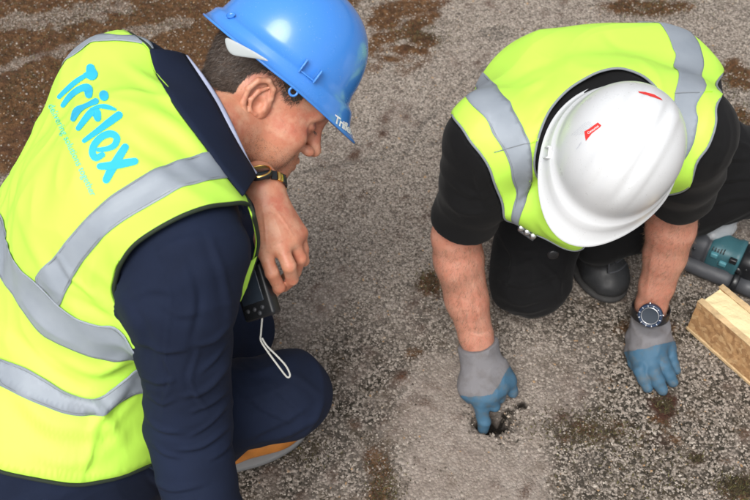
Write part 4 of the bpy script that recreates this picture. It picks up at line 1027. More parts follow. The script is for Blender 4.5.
# ------------------------------------------------------------------ the small camera in his hand
cR = frame(W(.42, -.90, -.1), W(.85, .40, .35)); cm = P(256, 292, 1.45)
a1 = unit(W(.30, -.95, .05)); a2 = unit(W(.85, .22, .45)); a2 = unit(a2-a1*(a1@a2)); a3 = np.cross(a1, a2); a3 = a3 if a3@(CAMP-cm) > 0 else -a3
CRt = np.array([a1, a2, a3])
V, F = box(cm, CRt, (.078, .054, .022)); cbody = mk('compact_camera', V, F, M['blackpl'], base=cm); bevel(cbody, .005, 4)
tag(cbody, 'small black compact camera hanging from the bare hand by his wrist', 'camera')
q = lambda x, y, z: cm+np.array((x, y, z))@CRt
V, F = box(q(-.008, -.002, .0115), CRt, (.046, .038, .002)); bevel(mk('screen', V, F, M['lcd'], cbody), .001)
for i, (x, y) in enumerate(((.024, .010), (.024, -.004), (.024, -.016), (.031, .003))):
    V, F = lathe([(0, .0018), (.0028, .0016), (.0034, 0)], q(x, y, .011), a3, 16); mk('button', V, F, M['greypl'], cbody)
V, F = lathe([(0, 0.004), (.013, .004), (.016, .003), (.0165, .010), (.021, .010), (.0215, 0), (.0225, 0)], q(-.006, 0, -.011), -a3, 40); mk('lens', V, F, M['blackpl'], cbody)
V, F = box(q(-.02, .0285, 0), CRt, (.014, .002, .008)); bevel(mk('shutter_button', V, F, M['metal'], cbody), .0008)
st = cat([q(.038, .0, .004), P(261, 333, 1.445), P(261, 341, 1.440), P(268, 352, 1.440), P(279, 367, 1.445), P(287, 377, 1.450), P(290, 375, 1.450), P(286, 366, 1.448), P(277, 356, 1.445), P(267, 346, 1.442), P(262, 338, 1.442)], 8)
V, F = sweep(st, .0014, 8); mk('wrist_strap', V, F, M['cord'], cbody)

# ================================================================== the man kneeling over the hole, white hard hat towards the camera
S2R, S2L = P(492, 142, 1.70), P(688, 134, 1.70); SM2 = (S2R+S2L)/2; PE2 = P(606, 108, 2.13); fac2 = np.array((0, -1., 0))
HR2 = frame(W(-.5, -.86, .21), W(-.872, .506, 0)); hatO2 = P(617, 152, 1.60); HO2 = hatO2-HR2[2]*.080-HR2[0]*.006
E2R, E2L = P(456, 236, 1.87), P(674, 206, 1.93); W2R, W2L = P(480, 352, 1.985), P(651, 308, 2.085)
K2R, K2L = P(530, 279, 2.10), P(776, 176, 2.15)
J2 = bodyjoints(pelvis=PE2, belly=PE2*.6+SM2*.4, chest=SM2*.8+PE2*.2, neck=SM2*.75+HO2*.25, shoulder_r=S2R+W(.012, -.01, -.02), shoulder_l=S2L+W(-.012, -.01, -.02),
    hip_r=P(567, 128, 2.16), hip_l=P(645, 122, 2.14), elbow_r=E2R, elbow_l=E2L, wrist_r=W2R, wrist_l=W2L, knee_r=K2R, knee_l=K2L,
    ankle_r=G(548, 170, .08), toe_r=G(560, 140, .05), ankle_l=P(601, 240, 2.16), toe_l=G(598, 262, .06))
M['darksole'] = plastic('dark_sole', (.035, .034, .034), .75, .8, (.12, .10, .08))
bf = body_field(J2); Vb, Fb = bf.mesh(1)
hf = head_field(neck_to=(J2['neck']-HO2)@HR2.T, neck_r=.058, h=.0026); Vh, Fh = hf.mesh(1); Vh = Vh@HR2+HO2; head2V, head2F = Vh, Fh
ears2 = [(lambda VF: (VF[0]@HR2+HO2, VF[1]))(ear_mesh(s_, .0014)) for s_ in (-1, 1)]
def forearm(pts, rad, h=.0022):
    pts = np.array(pts); f = Field(pts.min(0)-.07, pts.max(0)+.07, h); f.chain(pts, rad, .02); return f
fa = forearm([P(474, 200, 1.80), E2R, P(459, 258, 1.90), P(467, 300, 1.945), P(476, 336, 1.975), P(481, 356, 1.99)], [.046, .0445, .0455, .041, .0325, .0290])
fa.ell(P(452, 262, 1.90), (.02, .045, .03), k=.03)
V1, F1 = fa.mesh(2); N1 = vnormals(V1, F1); V1 = V1+N1*(.0004*wave(V1, 50, 51)+creases(V1, N1, [([(455, 270), (462, 300), (472, 335)], 2.5, .0012), ([(470, 262), (478, 300), (484, 330)], 2.2, .0010), ([(466, 330), (480, 334), (492, 328)], 1.3, -.0010)]))[:, None]
fb = forearm([P(690, 165, 1.80), E2L, P(671, 228, 1.965), P(665, 255, 2.01), P(657, 285, 2.055), P(651, 306, 2.08), P(650, 318, 2.09)], [.048, .0455, .0465, .042, .0345, .0310, .030])
V2, F2 = fb.mesh(2); N2 = vnormals(V2, F2); V2 = V2+N2*(.0004*wave(V2, 50, 52)+creases(V2, N2, [([(655, 240), (650, 270), (646, 300)], 2.5, .0012), ([(675, 225), (672, 255), (662, 290)], 2.2, .0010)]))[:, None]
Vp, Fp = merge((Vb, Fb), (Vh, Fh), (V1, F1), (V2, F2), *ears2)
wk = mk('person', Vp, Fp, M['skin2'], base=np.array((PE2[0], PE2[1], 0)))
tag(wk, 'man kneeling in black T-shirt and white hard hat, gloved finger in the hole', 'person')
# arm hair
for (Vx, Fx, el, wr, sd_) in ((V1, F1, E2R, W2R, 61), (V2, F2, E2L, W2L, 62)):
    ax = unit(wr-el); ma = lambda c: ((c-el)@ax > .0) & ((c-wr)@ax < -.006)
    rt, rn = scatter_on(Vx, Fx, 4200, ma, sd_); sdv = np.cross(ax, rn); dd_ = ax*.8+sdv*.5
    strands('arm_hair', rt, rn, dd_, .012, .00030, M['armhair'], wk, sd_, .35)

# T-shirt
lo2 = np.min([S2R, S2L, PE2, E2R, E2L], 0)-.2; hi2 = np.max([S2R, S2L, PE2, E2R, E2L], 0)+.2
def form2(h, e=0.0, neck=False):
    f, R = torso(lo2, hi2, h, S2L, S2R, PE2, fac2, rs=.070+e, chest=(.172+e, .125+e), waist=(.165+e, .128+e))
    f.ell(SM2*.55+PE2*.45+W(0, .035, .0), (.15+e, .13+e, .12+e), None, .06)
    f.ell(P(572, 190, 1.79), (.10+e, .055+e, .07+e), None, .05)
    f.cone(P(556, 108, 1.90), P(648, 101, 1.90), .132+e, .134+e, .05); f.cone(S2R, P(540, 100, 1.92), .066+e, .10+e, .04); f.cone(S2L, P(657, 99, 1.92), .068+e, .086+e, .04)
    f.cone(P(528, 196, 1.76), P(574, 214, 1.78), .050+e, .058+e, .04)
    f.cone(S2R, P(480, 185, 1.76), .068+e, .064+e, .03); f.cone(S2L, P(686, 168, 1.78), .068+e, .066+e, .03)
    if neck: f.cone(SM2+W(0, .0, .01), SM2*.35+HO2*.65, .075, .066, .03)
    return f
vf = form2(.006); Vt2, Ft2 = vf.mesh(3); C2 = P(592, 122, 1.86)
w_cr = [([(560, 60), (600, 75), (640, 62)], 6, .003), ([(505, 110), (520, 95), (545, 80)], 4, .004), ([(520, 150), (530, 125), (550, 100)], 4, -.003), ([(500, 90), (530, 70), (560, 62)], 5, -.002),
        ([(600, 30), (620, 45), (650, 50)], 5, -.002), ([(640, 60), (655, 75), (662, 100)], 4, .003), ([(515, 200), (525, 190), (535, 170)], 3, .004), ([(705, 80), (708, 110), (700, 140)], 4, .002), ([(535, 215), (550, 235), (575, 245)], 3, .003)]
dr2 = Drape(Vt2, Ft2, C2, lambda V, N: .0022*wave(V, 22, 71)+crumple(V, 400, .0044, .0024)+creases(V, N, w_cr))
sf2 = form2(.004, -.002, True)
sf2.chain([S2R, P(478, 185, 1.76), P(466, 216, 1.82), P(462, 232, 1.85)], [.066, .062, .0570, .0565], .03); sf2.chain([S2L, P(686, 168, 1.78), P(681, 190, 1.86), P(678, 205, 1.90)], [.066, .062, .0570, .056], .03)
def cuff(f, c, ax, r, inner):
    f.half(c, ax, .004, lo=c-.075, hi=c+.075); f.cone(c-unit(ax)*.006, c+unit(ax)*.05, inner, inner+.004, .003, 'sub')
cR_ = P(467, 223, 1.835); cuff(sf2, cR_, P(459, 250, 1.885)-P(478, 185, 1.76)+W(.0, -.01, 0), .06, .050)
cL_ = P(679, 199, 1.885); cuff(sf2, cL_, P(674, 218, 1.94)-P(686, 168, 1.78)+W(.01, -.01, 0), .06, .050)
Vs, Fs = sf2.mesh(2); Ns = vnormals(Vs, Fs)
Vs = Vs+Ns*(.0008*wave(Vs, 34, 81)+crumple(Vs, 500, .0034, .0018)+creases(Vs, Ns, [([(450, 180), (470, 195), (492, 195)], 3, .003), ([(446, 200), (465, 212), (490, 212)], 3, .003), ([(722, 110), (728, 140), (712, 175)], 3, .003), ([(475, 165), (480, 190), (492, 210)], 3, .003)]))[:, None]
vo = [(453, 112), (462, 127), (471, 142), (482, 156), (491, 172), (498, 192), (503, 208), (508, 223), (520, 227), (531, 231), (537, 242), (556, 248), (578, 251),
      (584, 240), (572, 222), (556, 203), (545, 192), (536, 174), (534, 152), (541, 128), (553, 108), (570, 92), (592, 79), (617, 73), (640, 77), (657, 94), (664, 120), (664, 150), (655, 180), (640, 205), (615, 228), (600, 246),
      (622, 246), (650, 226), (675, 192), (692, 165), (705, 146), (713, 124), (716, 103), (716, 88, 1.74), (715, 74, 1.84), (709, 60, 2.0), (700, 50, 2.15), (680, 45, 2.28), (610, 45, 2.34), (530, 55, 2.28), (482, 70, 2.12), (462, 85, 1.95), (450, 97, 1.80)]
Vw, Fw, _ = dr2.lay(vo, .0046, .0045, 4, dense=6)
vest2 = mk('hi_vis_vest', Vw, Fw, M['hivis'], wk); solid(vest2, .0016); vt2 = bvh(Vw, Fw)
Vs = tuck(Vs, Vw, Fw); shirt = mk('t_shirt', Vs, Fs, M['black'], wk)
def band2(poly, off=.0062, step=.0055): return band(poly, off, parent=vest2, d=dr2, step=step)
band2([(470, 99), (477, 85), (487, 75), (495, 87), (503, 99), (512, 110), (519, 122), (525, 134), (529, 146), (531, 160), (531, 173), (528, 190), (524, 206), (519, 226), (514, 224), (513, 205), (512.5, 182), (510, 168), (506, 156), (500, 145), (493, 135), (483, 117)])
band2([(637, 20), (650, 19, 1.86), (660, 21), (680, 31), (690, 41), (696, 52), (700, 73), (699.5, 99), (696, 122), (690, 145), (678, 160), (674, 140), (673, 120), (674, 94), (675, 73), (674, 60), (671, 50), (665, 35), (652, 26)])
for pl in ([(494, 152), (508, 148), (519, 145), (530, 143)], [(674, 94), (686, 93.5), (699, 93.5)]):
    edging(pl, .0007, 'greybind', 'tape_seam', vest2, .0024, vt2, d=dr2)
edging([(531, 143), (536, 141), (541, 139)], .0008, 'hivis2', 'shoulder_seam', vest2, .001, vt2, d=dr2); edging([(700, 93), (708, 92), (712, 92)], .0008, 'hivis2', 'shoulder_seam', vest2, .001, vt2, d=dr2)
rim_binding(Vw, Fw, .0022, 'greybind', 'edge_binding', vest2)
# steel clip and popper at the open front
bc = P(524, 232, 1.80)
for k_, (a, b_) in enumerate(((521, 228), (527, 232), (533, 236))):
    V, F = lathe([(0, .003), (.004, .0026), (.006, .0012), (.0062, -.001), (0, -.001)], P(a, b_, 1.772), unit(W(-.2, -.3, 1)), 24); 
    if k_ == 0: clip = mk('buckle', V, F, M['metal'], wk)
    else: mk('stud', V, F, M['metal'], clip)
V, F = box(P(527, 233, 1.785), np.array([unit(W(.8, -.55, 0)), unit(W(.55, .8, 0)), -CF]), (.034, .013, .005)); bevel(mk('buckle_plate', V, F, M['greypl'], clip), .002)
V, F = lathe([(0, .002), (.008, .002), (.0105, .0005), (.0105, -.002)], P(553, 255, 1.86), unit(W(0, -.9, 1)), 28); mk('popper', V, F, M['blackpl'], wk)

# trousers and boots
plo = np.min([J2['hip_r'], J2['ankle_r'], K2R, J2['ankle_l'], PE2], 0)-.16; phi = np.max([J2['hip_l'], K2L, K2R, PE2], 0)+.15; plo[2] = 0
pf = Field(plo, phi, .0038); pf.cone(J2['hip_r'], J2['hip_l'], .125, .125, .05)
pf.chain([J2['hip_r'], (J2['hip_r']+K2R)/2+W(-.01, 0, 0), K2R], [.115, .100, .079], .04); pf.cone(K2R, J2['ankle_r'], .070, .050, .03)
pf.chain([J2['hip_l'], (J2['hip_l']+K2L)/2+W(0, -.02, 0), K2L], [.115, .088, .074], .04); pf.chain([K2L, (K2L*.55+J2['ankle_l']*.45)+W(0, .004, 0), P(600, 243, 2.135)], [.074, .064, .050], .03)
Vq, Fq = pf.mesh(2); Nq = vnormals(Vq, Fq)
Vq = Vq+Nq*(.0010*wave(Vq, 30, 91)+crumple(Vq, 600, .0050, .0030)+creases(Vq, Nq, [([(495, 278), (520, 286), (545, 280), (562, 268)], 2.5, .005), ([(505, 306), (530, 312), (550, 306)], 2.5, .004), ([(500, 232), (512, 260), (506, 292)], 2.3, .004), ([(540, 262), (556, 280), (560, 300)], 2.3, .004), ([(700, 190), (720, 180), (750, 178)], 2.5, .006), ([(705, 170), (725, 160), (752, 158)], 2.5, .005), ([(710, 205), (730, 198), (752, 196)], 2.5, .004), ([(725, 140), (740, 145), (755, 150)], 2.5, .004),
    ([(492, 262), (510, 268), (530, 262)], 3, .004), ([(500, 245), (520, 252), (545, 248)], 3, .004), ([(498, 295), (520, 303), (550, 298)], 3, .004), ([(625, 262), (650, 248), (680, 236)], 3, .004)]))[:, None]
mk('trousers', Vq, Fq, M['black'], wk)
td = unit(G(614, 302)-G(590, 262)); toe = G(614, 302)
b2, pt2_, f2_ = shoe(toe-td*.29, toe, .004, 'bootm', 'darksole', wk, .053, 'work_boot', .09, P(598, 246, 2.14))
bt2 = bvh(*(lambda VF: (VF[0], tri(VF[1])))(f2_.mesh(1)))
for t_, r_c in ((.90, .0022), (.84, .0026), (.78, .0026), (.72, .0026), (.60, .0020)):                 # toe-cap stitching and vamp seam
    pts = []
    for y in np.linspace(-.046, .046, 15):
        o_ = Vector(pt2_(t_-(y/.05)**2*.10, y*1.0, .16)); h_ = bt2.ray_cast(o_, Vector((0, 0, -1)))
        if h_[0] is not None: pts.append(np.array(h_[0])+UPZ*.0008)
    if len(pts) > 3: V, F = sweep(pts, r_c, 8); mk('toe_cap_seam', V, F, M['greypl'], b2)
for k_ in range(4):
    a_, c_ = pt2_(.56-.07*k_, -.020, .2), pt2_(.53-.07*k_, .020, .2); pts = []
    for t_ in np.linspace(0, 1, 7):
        h_ = bt2.ray_cast(Vector(a_*(1-t_)+c_*t_), Vector((0, 0, -1)))
        if h_[0] is not None: pts.append(np.array(h_[0])+UPZ*.001)
    if len(pts) > 2: V, F = sweep(pts, .0016, 8); mk('lace', V, F, M['cord'], b2)
shoe(G(556, 172), G(548, 130), .004, 'bootm', 'darksole', wk, .05, 'work_boot', .08)

# gloves
def glove(f, coat_mask, name_tip=.0):
    V, F = f.mesh(1); N = vnormals(V, F); V = V+N*(.0004*wave(V, 130, 95)+.0005*wave(V, 60, 96)+.0014*(.8-np.abs(wave(V, 75, 97, 3))))[:, None]
    g = mk('glove', V, F, M['knit'], wk); cm_ = coat_mask(V[F].mean(1)); N = vnormals(V, F)
    ed = np.ones(len(V)); keepF = F[cm_]; used = np.unique(keepF); remap = -np.ones(len(V), int); remap[used] = np.arange(len(used))
    mk('latex_coating', (V+N*.0009)[used], remap[keepF], M['latex'], g); return g, V, F
kn = [P(468, 390, 1.972), P(477, 397, 1.962), P(489, 397, 1.960), P(499, 390, 1.970)]
tip = np.array(G(483, 429, -.012))
fg = [[P(471, 398, 1.995), P(474, 396, 2.015), P(476, 390, 2.02)], [P(482, 410, 1.976), P(484, 421, 1.984), tip],
      [P(494, 406, 1.978), P(495, 405, 2.003), P(493, 397, 2.015)], [P(501, 398, 1.988), P(500, 399, 2.008), P(498, 392, 2.02)]]
th = [P(500, 368, 1.985), P(508, 379, 1.99), P(512, 392, 2.0)]
h2 = hand_field(W2R+W(0, -.006, 0), kn, fg, th, wrist_back=P(477, 341, 1.975), wr=(.034, .033), fr=.0098)
h2.cone(P(481, 403, 1.968), P(484, 421, 1.984), .0125, .0115, .006); h2.cone(P(484, 421, 1.984), tip, .0115, .0105, .004); h2.cone(P(479, 348, 1.98), P(483, 392, 1.972), .034, .024, .02, flat=(CF, .72)); h2.cone(P(470, 385, 1.98), P(499, 383, 1.98), .022, .020, .02)
h2.half(P(477, 344.5, 1.975), P(477, 341, 1.975)-W2R, .003, lo=P(477, 341, 1.975)-.06, hi=P(477, 341, 1.975)+.06)
glove(h2, lambda c: (lambda q: (q[:, 1] > 396+.0*q[:, 0]-np.clip(q[:, 0]-492, 0, 99)*1.7+.9*wave(c, 120, 98)))(proj(c)[0]))
kn = [G(637, 357, .036), G(648, 360, .040), G(658, 357, .038), G(667, 349, .032)]
fg = [[G(640, 369, .036), G(644, 379, .024), G(647.5, 387, .012)], [G(653, 372, .038), G(658, 382, .024), G(662, 390, .012)],
      [G(664, 367, .036), G(669, 375, .024), G(672.5, 382, .012)], [G(671, 357, .028), G(674, 364, .020), G(676, 370, .012)]]
th = [G(634, 338, .035), G(632, 350, .022), G(634, 362, .014), G(638, 370, .012)]
h3 = hand_field(P(651, 326, 2.070), kn, fg, th, wrist_back=P(650, 319, 2.078), wr=(.033, .032), fr=.0126)
h3.cone(P(651, 324, 2.072), P(652, 350, 2.04), .034, .027, .02, flat=(CF, .72)); h3.half(P(650, 318, 2.078), W2L*0+unit(E2L-W2L), .003, lo=P(650, 318, 2.078)-.06, hi=P(650, 318, 2.078)+.06); h3.cone(G(639, 350, .035), G(664, 345, .033), .020, .019, .02)
glove(h3, lambda c: (lambda q: (q[:, 1] > 346-(q[:, 0]-652)*.22+.9*wave(c, 120, 99)))(proj(c)[0]))
for cc_, ax_, r0 in ((P(477.5, 345.5, 1.976), P(477, 341, 1.975)-W2R, .0345),):
    V, F = lathe([(r0*.9, .002), (r0*.97, .0024), (r0*1.0, .0), (r0*.98, -.003), (r0*.93, -.004)], cc_, ax_, 40); 
# wrist watch, black strap and round blue case
wx = unit(E2L-W2L); wc2 = P(650.5, 311, 2.074); wu2 = unit(np.cross(wx, CAMP-wc2)); wv2 = np.cross(wu2, wx)
pts = np.array([wc2+wu2*math.cos(t)*.0385+wv2*math.sin(t)*.0365 for t in np.linspace(0, 2*math.pi, 41)[:-1]])
V = []; 
for p_ in pts:
    nr = unit(p_-wc2)
    for a_, b_ in ((-.010, -.0015), (-.010, .0012), (.010, .0012), (.010, -.0015)): V.append(p_+wx*a_+nr*b_)
strap = mk('watch', np.array(V), grid_faces(40, 4, True), M['blackpl'], wk)
Vw_ = np.array(V); Fw_ = np.concatenate([grid_faces(40, 4, True), np.array([(39*4+k, k, (k+1) % 4, 39*4+(k+1) % 4) for k in range(4)])]); strap.data.clear_geometry(); strap.data.from_pydata([tuple(v) for v in Vw_], [], [tuple(map(int, f)) for f in Fw_])
dc = P(650.5, 315, 2.074-.042); da = unit(wv2*1+wu2*-.1+wx*.35)
wcase = mk('watch_case', *lathe([(0, .001), (.0185, .001), (.0190, .0065), (.0200, .0085), (.0235, .0080), (.0248, .0050), (.0248, -.003), (.021, -.005), (0, -.005)], dc, da, 48), plastic('blue_black_bezel', (.018, .035, .075), .3, .3, (.2, .25, .3)), strap)
mk('watch_face', *lathe([(0, .0060), (.0150, .0060), (.0190, .0066)], dc, da, 40), M['lcd'], strap)
mk('bezel_ring', *lathe([(.0165, .0066), (.0168, .0078), (.0180, .0078), (.0184, .0068)], dc, da, 48), M['metal'], strap)
for k_ in range(12):
    t = k_*math.pi/6; x_ = unit(np.cross(da, (.3, .5, .81))); y_ = np.cross(da, x_); p_ = dc+da*.0087+(x_*math.cos(t)+y_*math.sin(t))*.0215
    V, F = box(p_, np.array([x_*math.cos(t)+y_*math.sin(t), -x_*math.sin(t)+y_*math.cos(t), da]), (.0035, .0012, .0008)); mk('bezel_mark', V, F, M['whiteprint'], strap)
hv_, hn_ = P(0, 0, 1), 0
for t in (0, 1, 2, 3):
    a_ = t*math.pi/2+.4; V, F = lathe([(0, .003), (.0022, .0028), (.0024, 0)], dc+(x_*math.cos(a_)+y_*math.sin(a_))*.0245, x_*math.cos(a_)+y_*math.sin(a_), 12); mk('crown_button', V, F, M['metal'], strap)

# white hard hat
hat2, hv2, hF2 = helmet(wk, hatO2, HR2, M['whitehat'], peak=.032, hgt=.118, half=(.112, .0985), ribs=1); ht2 = bvh(hv2, hF2)
def on_hat(px, py, lift=.0006): p_, n_ = hit(ht2, px, py); n_ = n_ if n_@(CAMP-p_) > 0 else -n_; return p_+n_*lift, n_
p_, n_ = on_hat(549, 153); up_ = unit(HR2[0]-n_*(HR2[0]@n_)); R_ = np.array([up_, np.cross(n_, up_), n_])
for dx in (-.009, .009):
    V, F = box(p_+up_*dx+n_*.002, R_, (.0028, .012, .008)); bevel(mk('accessory_slot', V, F, M['whitehat'], hat2), .001)
V, F = box(p_+n_*.0005+R_[1]*.005, R_, (.020, .0028, .006)); bevel(mk('accessory_slot', V, F, M['whitehat'], hat2), .001)
def flat_print(poly, mat, name, lift=.0007):
    pts = cat(poly, 3, True) if False else np.array(poly, float); n = len(pts); cen = pts.mean(0)
    rings = [cen+(pts-cen)*k for k in (1, .66, .33, .02)]; V = on_surface(ht2, np.concatenate(rings), lift); mk(name, V, grid_faces(4, n, True), M[mat], hat2)
def dens(poly, m=4):
    o_ = []; n = len(poly)
    for i in range(n):
        a, b = np.array(poly[i], float), np.array(poly[(i+1) % n], float); o_ += [tuple(a+(b-a)*k/m) for k in range(m)]
    return o_
flat_print(dens([(586, 141), (584.5, 131.5), (589, 129), (598, 122.5), (601.5, 125.5), (600.5, 127), (592, 133.5)]), 'red', 'printed_mark')
V2_, F2_ = text2d('Centurion', 1.0, .01); V2_ = V2_*(13/V2_[:, 0].max()); bd = unit((14, -10.)); ud = np.array((bd[1], -bd[0])); q2 = np.array((588.6, 134.4))+V2_[:, :1]*bd+V2_[:, 1:]*ud*1.05+0*ud
mk('lettering', lay_on(ht2, q2, .0010), F2_, M['whiteprint'], hat2)
V2_, F2_ = text2d('/', 1.0, .02); 
flat_print(dens([(576.2, 149), (577, 149.5), (581.5, 143.8), (582, 141.8), (580.6, 142.2), (580.4, 143.4)], 2), 'inkgrey', 'printed_mark')
flat_print(dens([(638, 91.5), (645, 92.2), (654, 94.6), (661, 98.8), (662.5, 100.6), (655, 98), (646, 95), (639, 93)]), 'red', 'printed_mark')
# faint grey lines of small print on the label
for k_ in range(5):
    a = np.array((571.5+k_*2.6, 135.5-k_*.2)); L_ = (17, 19, 18, 16, 12)[k_]; d_ = unit((.74, -.67)); n__ = np.array((-d_[1], d_[0]))
    pos = a.copy(); rr = np.random.RandomState(k_)
    s_ = 0
    while s_ < L_:
        l_ = rr.uniform(1.2, 3.6); q_ = [a+d_*s_-n__*.28, a+d_*(s_+l_)-n__*.28, a+d_*(s_+l_)+n__*.28, a+d_*s_+n__*.28]; V = on_surface(ht2, np.array(q_), .0006)
        mk('printed_line', V, np.array([(0, 1, 2, 3)]), M['inkgrey'], hat2); s_ += l_+.8
# dark hair showing below the rim
rt, rn = scatter_on(head2V, head2F, 5000, lambda c: (lambda L: (L[:, 2] > .0) & (L[:, 2] < .08) & ((L[:, 0] < .02) | (L[:, 2] > .045)) & (L[:, 0] < .08))((c-HO2)@HR2.T), 15)
hc = mk('hair', *(lambda c: (head2V+vnormals(head2V, head2F)*.001, head2F[(c[:, 2] > .0) & (c[:, 0] < .02) & (c[:, 2] < .09)]))((head2V[head2F].mean(1)-HO2)@HR2.T), M['hairskin'], wk)
strands('strands', rt, rn, np.tile(-HR2[2], (len(rt), 1)), .011, .0005, M['hair'], hc, 16, .3)

# ================================================================== OSB-faced foam block
bb = G(686.5, 329); ld = unit((.584, -.811, 0)); wd_ = np.array((.811, .584, 0)); Lb, Hb, Wb = .40, .094, .074
blk = empty('insulation_block', (*(bb+ld*Lb/2+wd_*Wb/2)[:2], 0)); tag(blk, 'offcut block of pale foam faced with brown strand board, on the felt beside the glove', 'block')
RB = np.array([ld, wd_, UPZ])
def bpt(x, y, z): return bb+ld*x+wd_*y+UPZ*(z+.004)
def rough_box(name, x0, x1, y0, y1, z0, z1, mat, parent, amp=.0015, step=.008, seed=0, ends=0):
    bm = bmesh.new(); nx, ny, nz = [max(1, int(round((b-a)/step))) for a, b in ((x0, x1), (y0, y1), (z0, z1))]
    vs = {}
    def v(i, j, k):
        if (i, j, k) not in vs: vs[(i, j, k)] = bm.verts.new(bpt(x0+(x1-x0)*i/nx, y0+(y1-y0)*j/ny, z0+(z1-z0)*k/nz))
        return vs[(i, j, k)]
    for i in range(nx):
        for j in range(ny):
            bm.faces.new((v(i, j, nz), v(i+1, j, nz), v(i+1, j+1, nz), v(i, j+1, nz))); bm.faces.new((v(i, j, 0), v(i, j+1, 0), v(i+1, j+1, 0), v(i+1, j, 0)))
        for k in range(nz):
            bm.faces.new((v(i, 0, k), v(i+1, 0, k), v(i+1, 0, k+1), v(i, 0, k+1))); bm.faces.new((v(i, ny, k), v(i, ny, k+1), v(i+1, ny, k+1), v(i+1, ny, k)))
    for j in range(ny):
        for k in range(nz):
            bm.faces.new((v(0, j, k), v(0, j, k+1), v(0, j+1, k+1), v(0, j+1, k))); bm.faces.new((v(nx, j, k), v(nx, j+1, k), v(nx, j+1, k+1), v(nx, j, k+1)))
    bm.normal_update(); P0 = np.array([tuple(x.co) for x in bm.verts]); nn = np.array([tuple(x.normal) for x in bm.verts]); d = amp*(.6*wave(P0, 90, seed)+.5*wave(P0, 260, seed+1))
    for x, p_, n_, dd in zip(bm.verts, P0, nn, d): x.co = p_+n_*dd
    me = bpy.data.meshes.new(name); bm.to_mesh(me); bm.free(); me.materials.append(mat); o = bpy.data.objects.new(name, me); COL.objects.link(o); o.parent = parent
    o.location = Vector(-np.array(parent.location)); bevel(o, .0012, 1); return o
rough_box('foam_core', .004, Lb-.003, .0112, Wb-.0112, .004, Hb+.0005, M['foam'], blk, .0012, .006, 3)
rough_box('strand_board', 0, Lb, 0, .011, .006, Hb, M['osb'], blk, .0009, .006, 5)
rough_box('strand_board', .002, Lb-.004, Wb-.011, Wb, .006, Hb+.001, M['osb'], blk, .0009, .006, 7)
rough_box('pale_edge', -.002, Lb, -.0028, .0102, -.003, .0055, M['ply'], blk, .0008, .006, 9)
rough_box('pale_edge', .0, Lb, -.0016, .0122, Hb+.0004, Hb+.0030, M['ply'], blk, .0007, .006, 10)
rough_box('pale_edge', .0, Lb-.003, Wb-.0125, Wb+.001, Hb+.0014, Hb+.0036, M['ply'], blk, .0007, .006, 11)

# ================================================================== power tool lying on its side
ta, tb = G(690, 239, .056), G(800, 283, .056); tx = unit(tb-ta); tz = UPZ-tx*(UPZ@tx); tz = unit(tz); ty = np.cross(tz, tx)
tool = empty('power_tool', (*((ta+tb)/2)[:2], 0)); tag(tool, 'teal and black hammer drill with grey side handle, behind the gloved left hand', 'power tool')
def ring_body(name, prof, mat, parent=tool, org=ta, ax=tx, sq=1.0, n=36, yo=0.0):
    """prof: (radius, along); sq flattens the section; ridges come from the profile"""
    V = []; 
    for r_, h_ in [(a_*.86, b_) for a_, b_ in prof]:
        for t in np.linspace(0, 2*math.pi, n, endpoint=False):
            c_, s_ = math.cos(t), math.sin(t); q_ = (abs(c_)**3.2+abs(s_)**3.2)**(-1/3.2); V.append(org+ax*h_+(ty*c_*q_*r_+tz*s_*q_*r_*sq)+ty*yo)
    o = mk(name, np.array(V), grid_faces(len(prof), n, True)[:, ::-1], M[mat], parent); return o
gh = ring_body('gear_housing', [(0, -.012), (.020, -.010), (.030, -.004), (.037, .006), (.041, .022), (.042, .036), (.040, .041), (.043, .043), (.043, .048)], 'greypl')
hs_ = ring_body('motor_housing', [(.0, .046), (.040, .0465), (.043, .05), (.044, .066), (.041, .080), (.0405, .098), (.044, .106), (.044, .114), (.040, .117), (0, .118)], 'teal')
ring_body('rear_housing', [(0, .116), (.038, .1165), (.041, .122), (.043, .14), (.042, .155), (.038, .165), (.036, .21), (.030, .24), (0, .245)], 'blackpl')
ring_body('chuck', [(0, -.055), (.012, -.054), (.017, -.05), (.018, -.03), (.016, -.028), (.022, -.026), (.024, -.012), (.0, -.010)], 'blackpl')
for k_, (x, z) in enumerate(((.062, .020), (.085, .004), (.103, .024))):
    V, F = box(ta+tx*x-ty*.0360+tz*z, np.array([tx, ty, tz]), (.016, .010, .012)); bevel(mk('switch_block', V, F, M['lightteal' if k_ != 2 else 'blackpl'], hs_), .002)
for k_ in range(5):
    V, F = box(ta+tx*(.055+.006*k_)-ty*.024+tz*.031, np.array([tx, ty, tz]), (.0022, .02, .004)); mk('vent_slot', V, F, M['blackpl'], hs_)
V, F = box(ta+tx*.073-ty*.0350+tz*.0, np.array([tx, unit(-ty+tz*.05), np.cross(tx, unit(-ty+tz*.05))]), (.034, .0015, .010)); mk('rating_label', V, F, M['whitestrap'], hs_)
for k_ in range(6):
    V, F = lathe([(.0345, -.0012), (.0362, 0), (.0345, .0012)], ta+tx*(.126+.006*k_), tx, 32); mk('grip_rib', V, F, M['greypl'], gh)
for x, y in ((.018, -.034), (.030, -.026), (.135, -.035), (.15, .0)):
    V, F = lathe([(0, .002), (.003, .0018), (.0036, 0)], ta+tx*x+ty*y+tz*(.030 if y == -.030 else .012), unit(-ty+tz*.5), 14); mk('screw', V, F, M['blackpl'], gh)
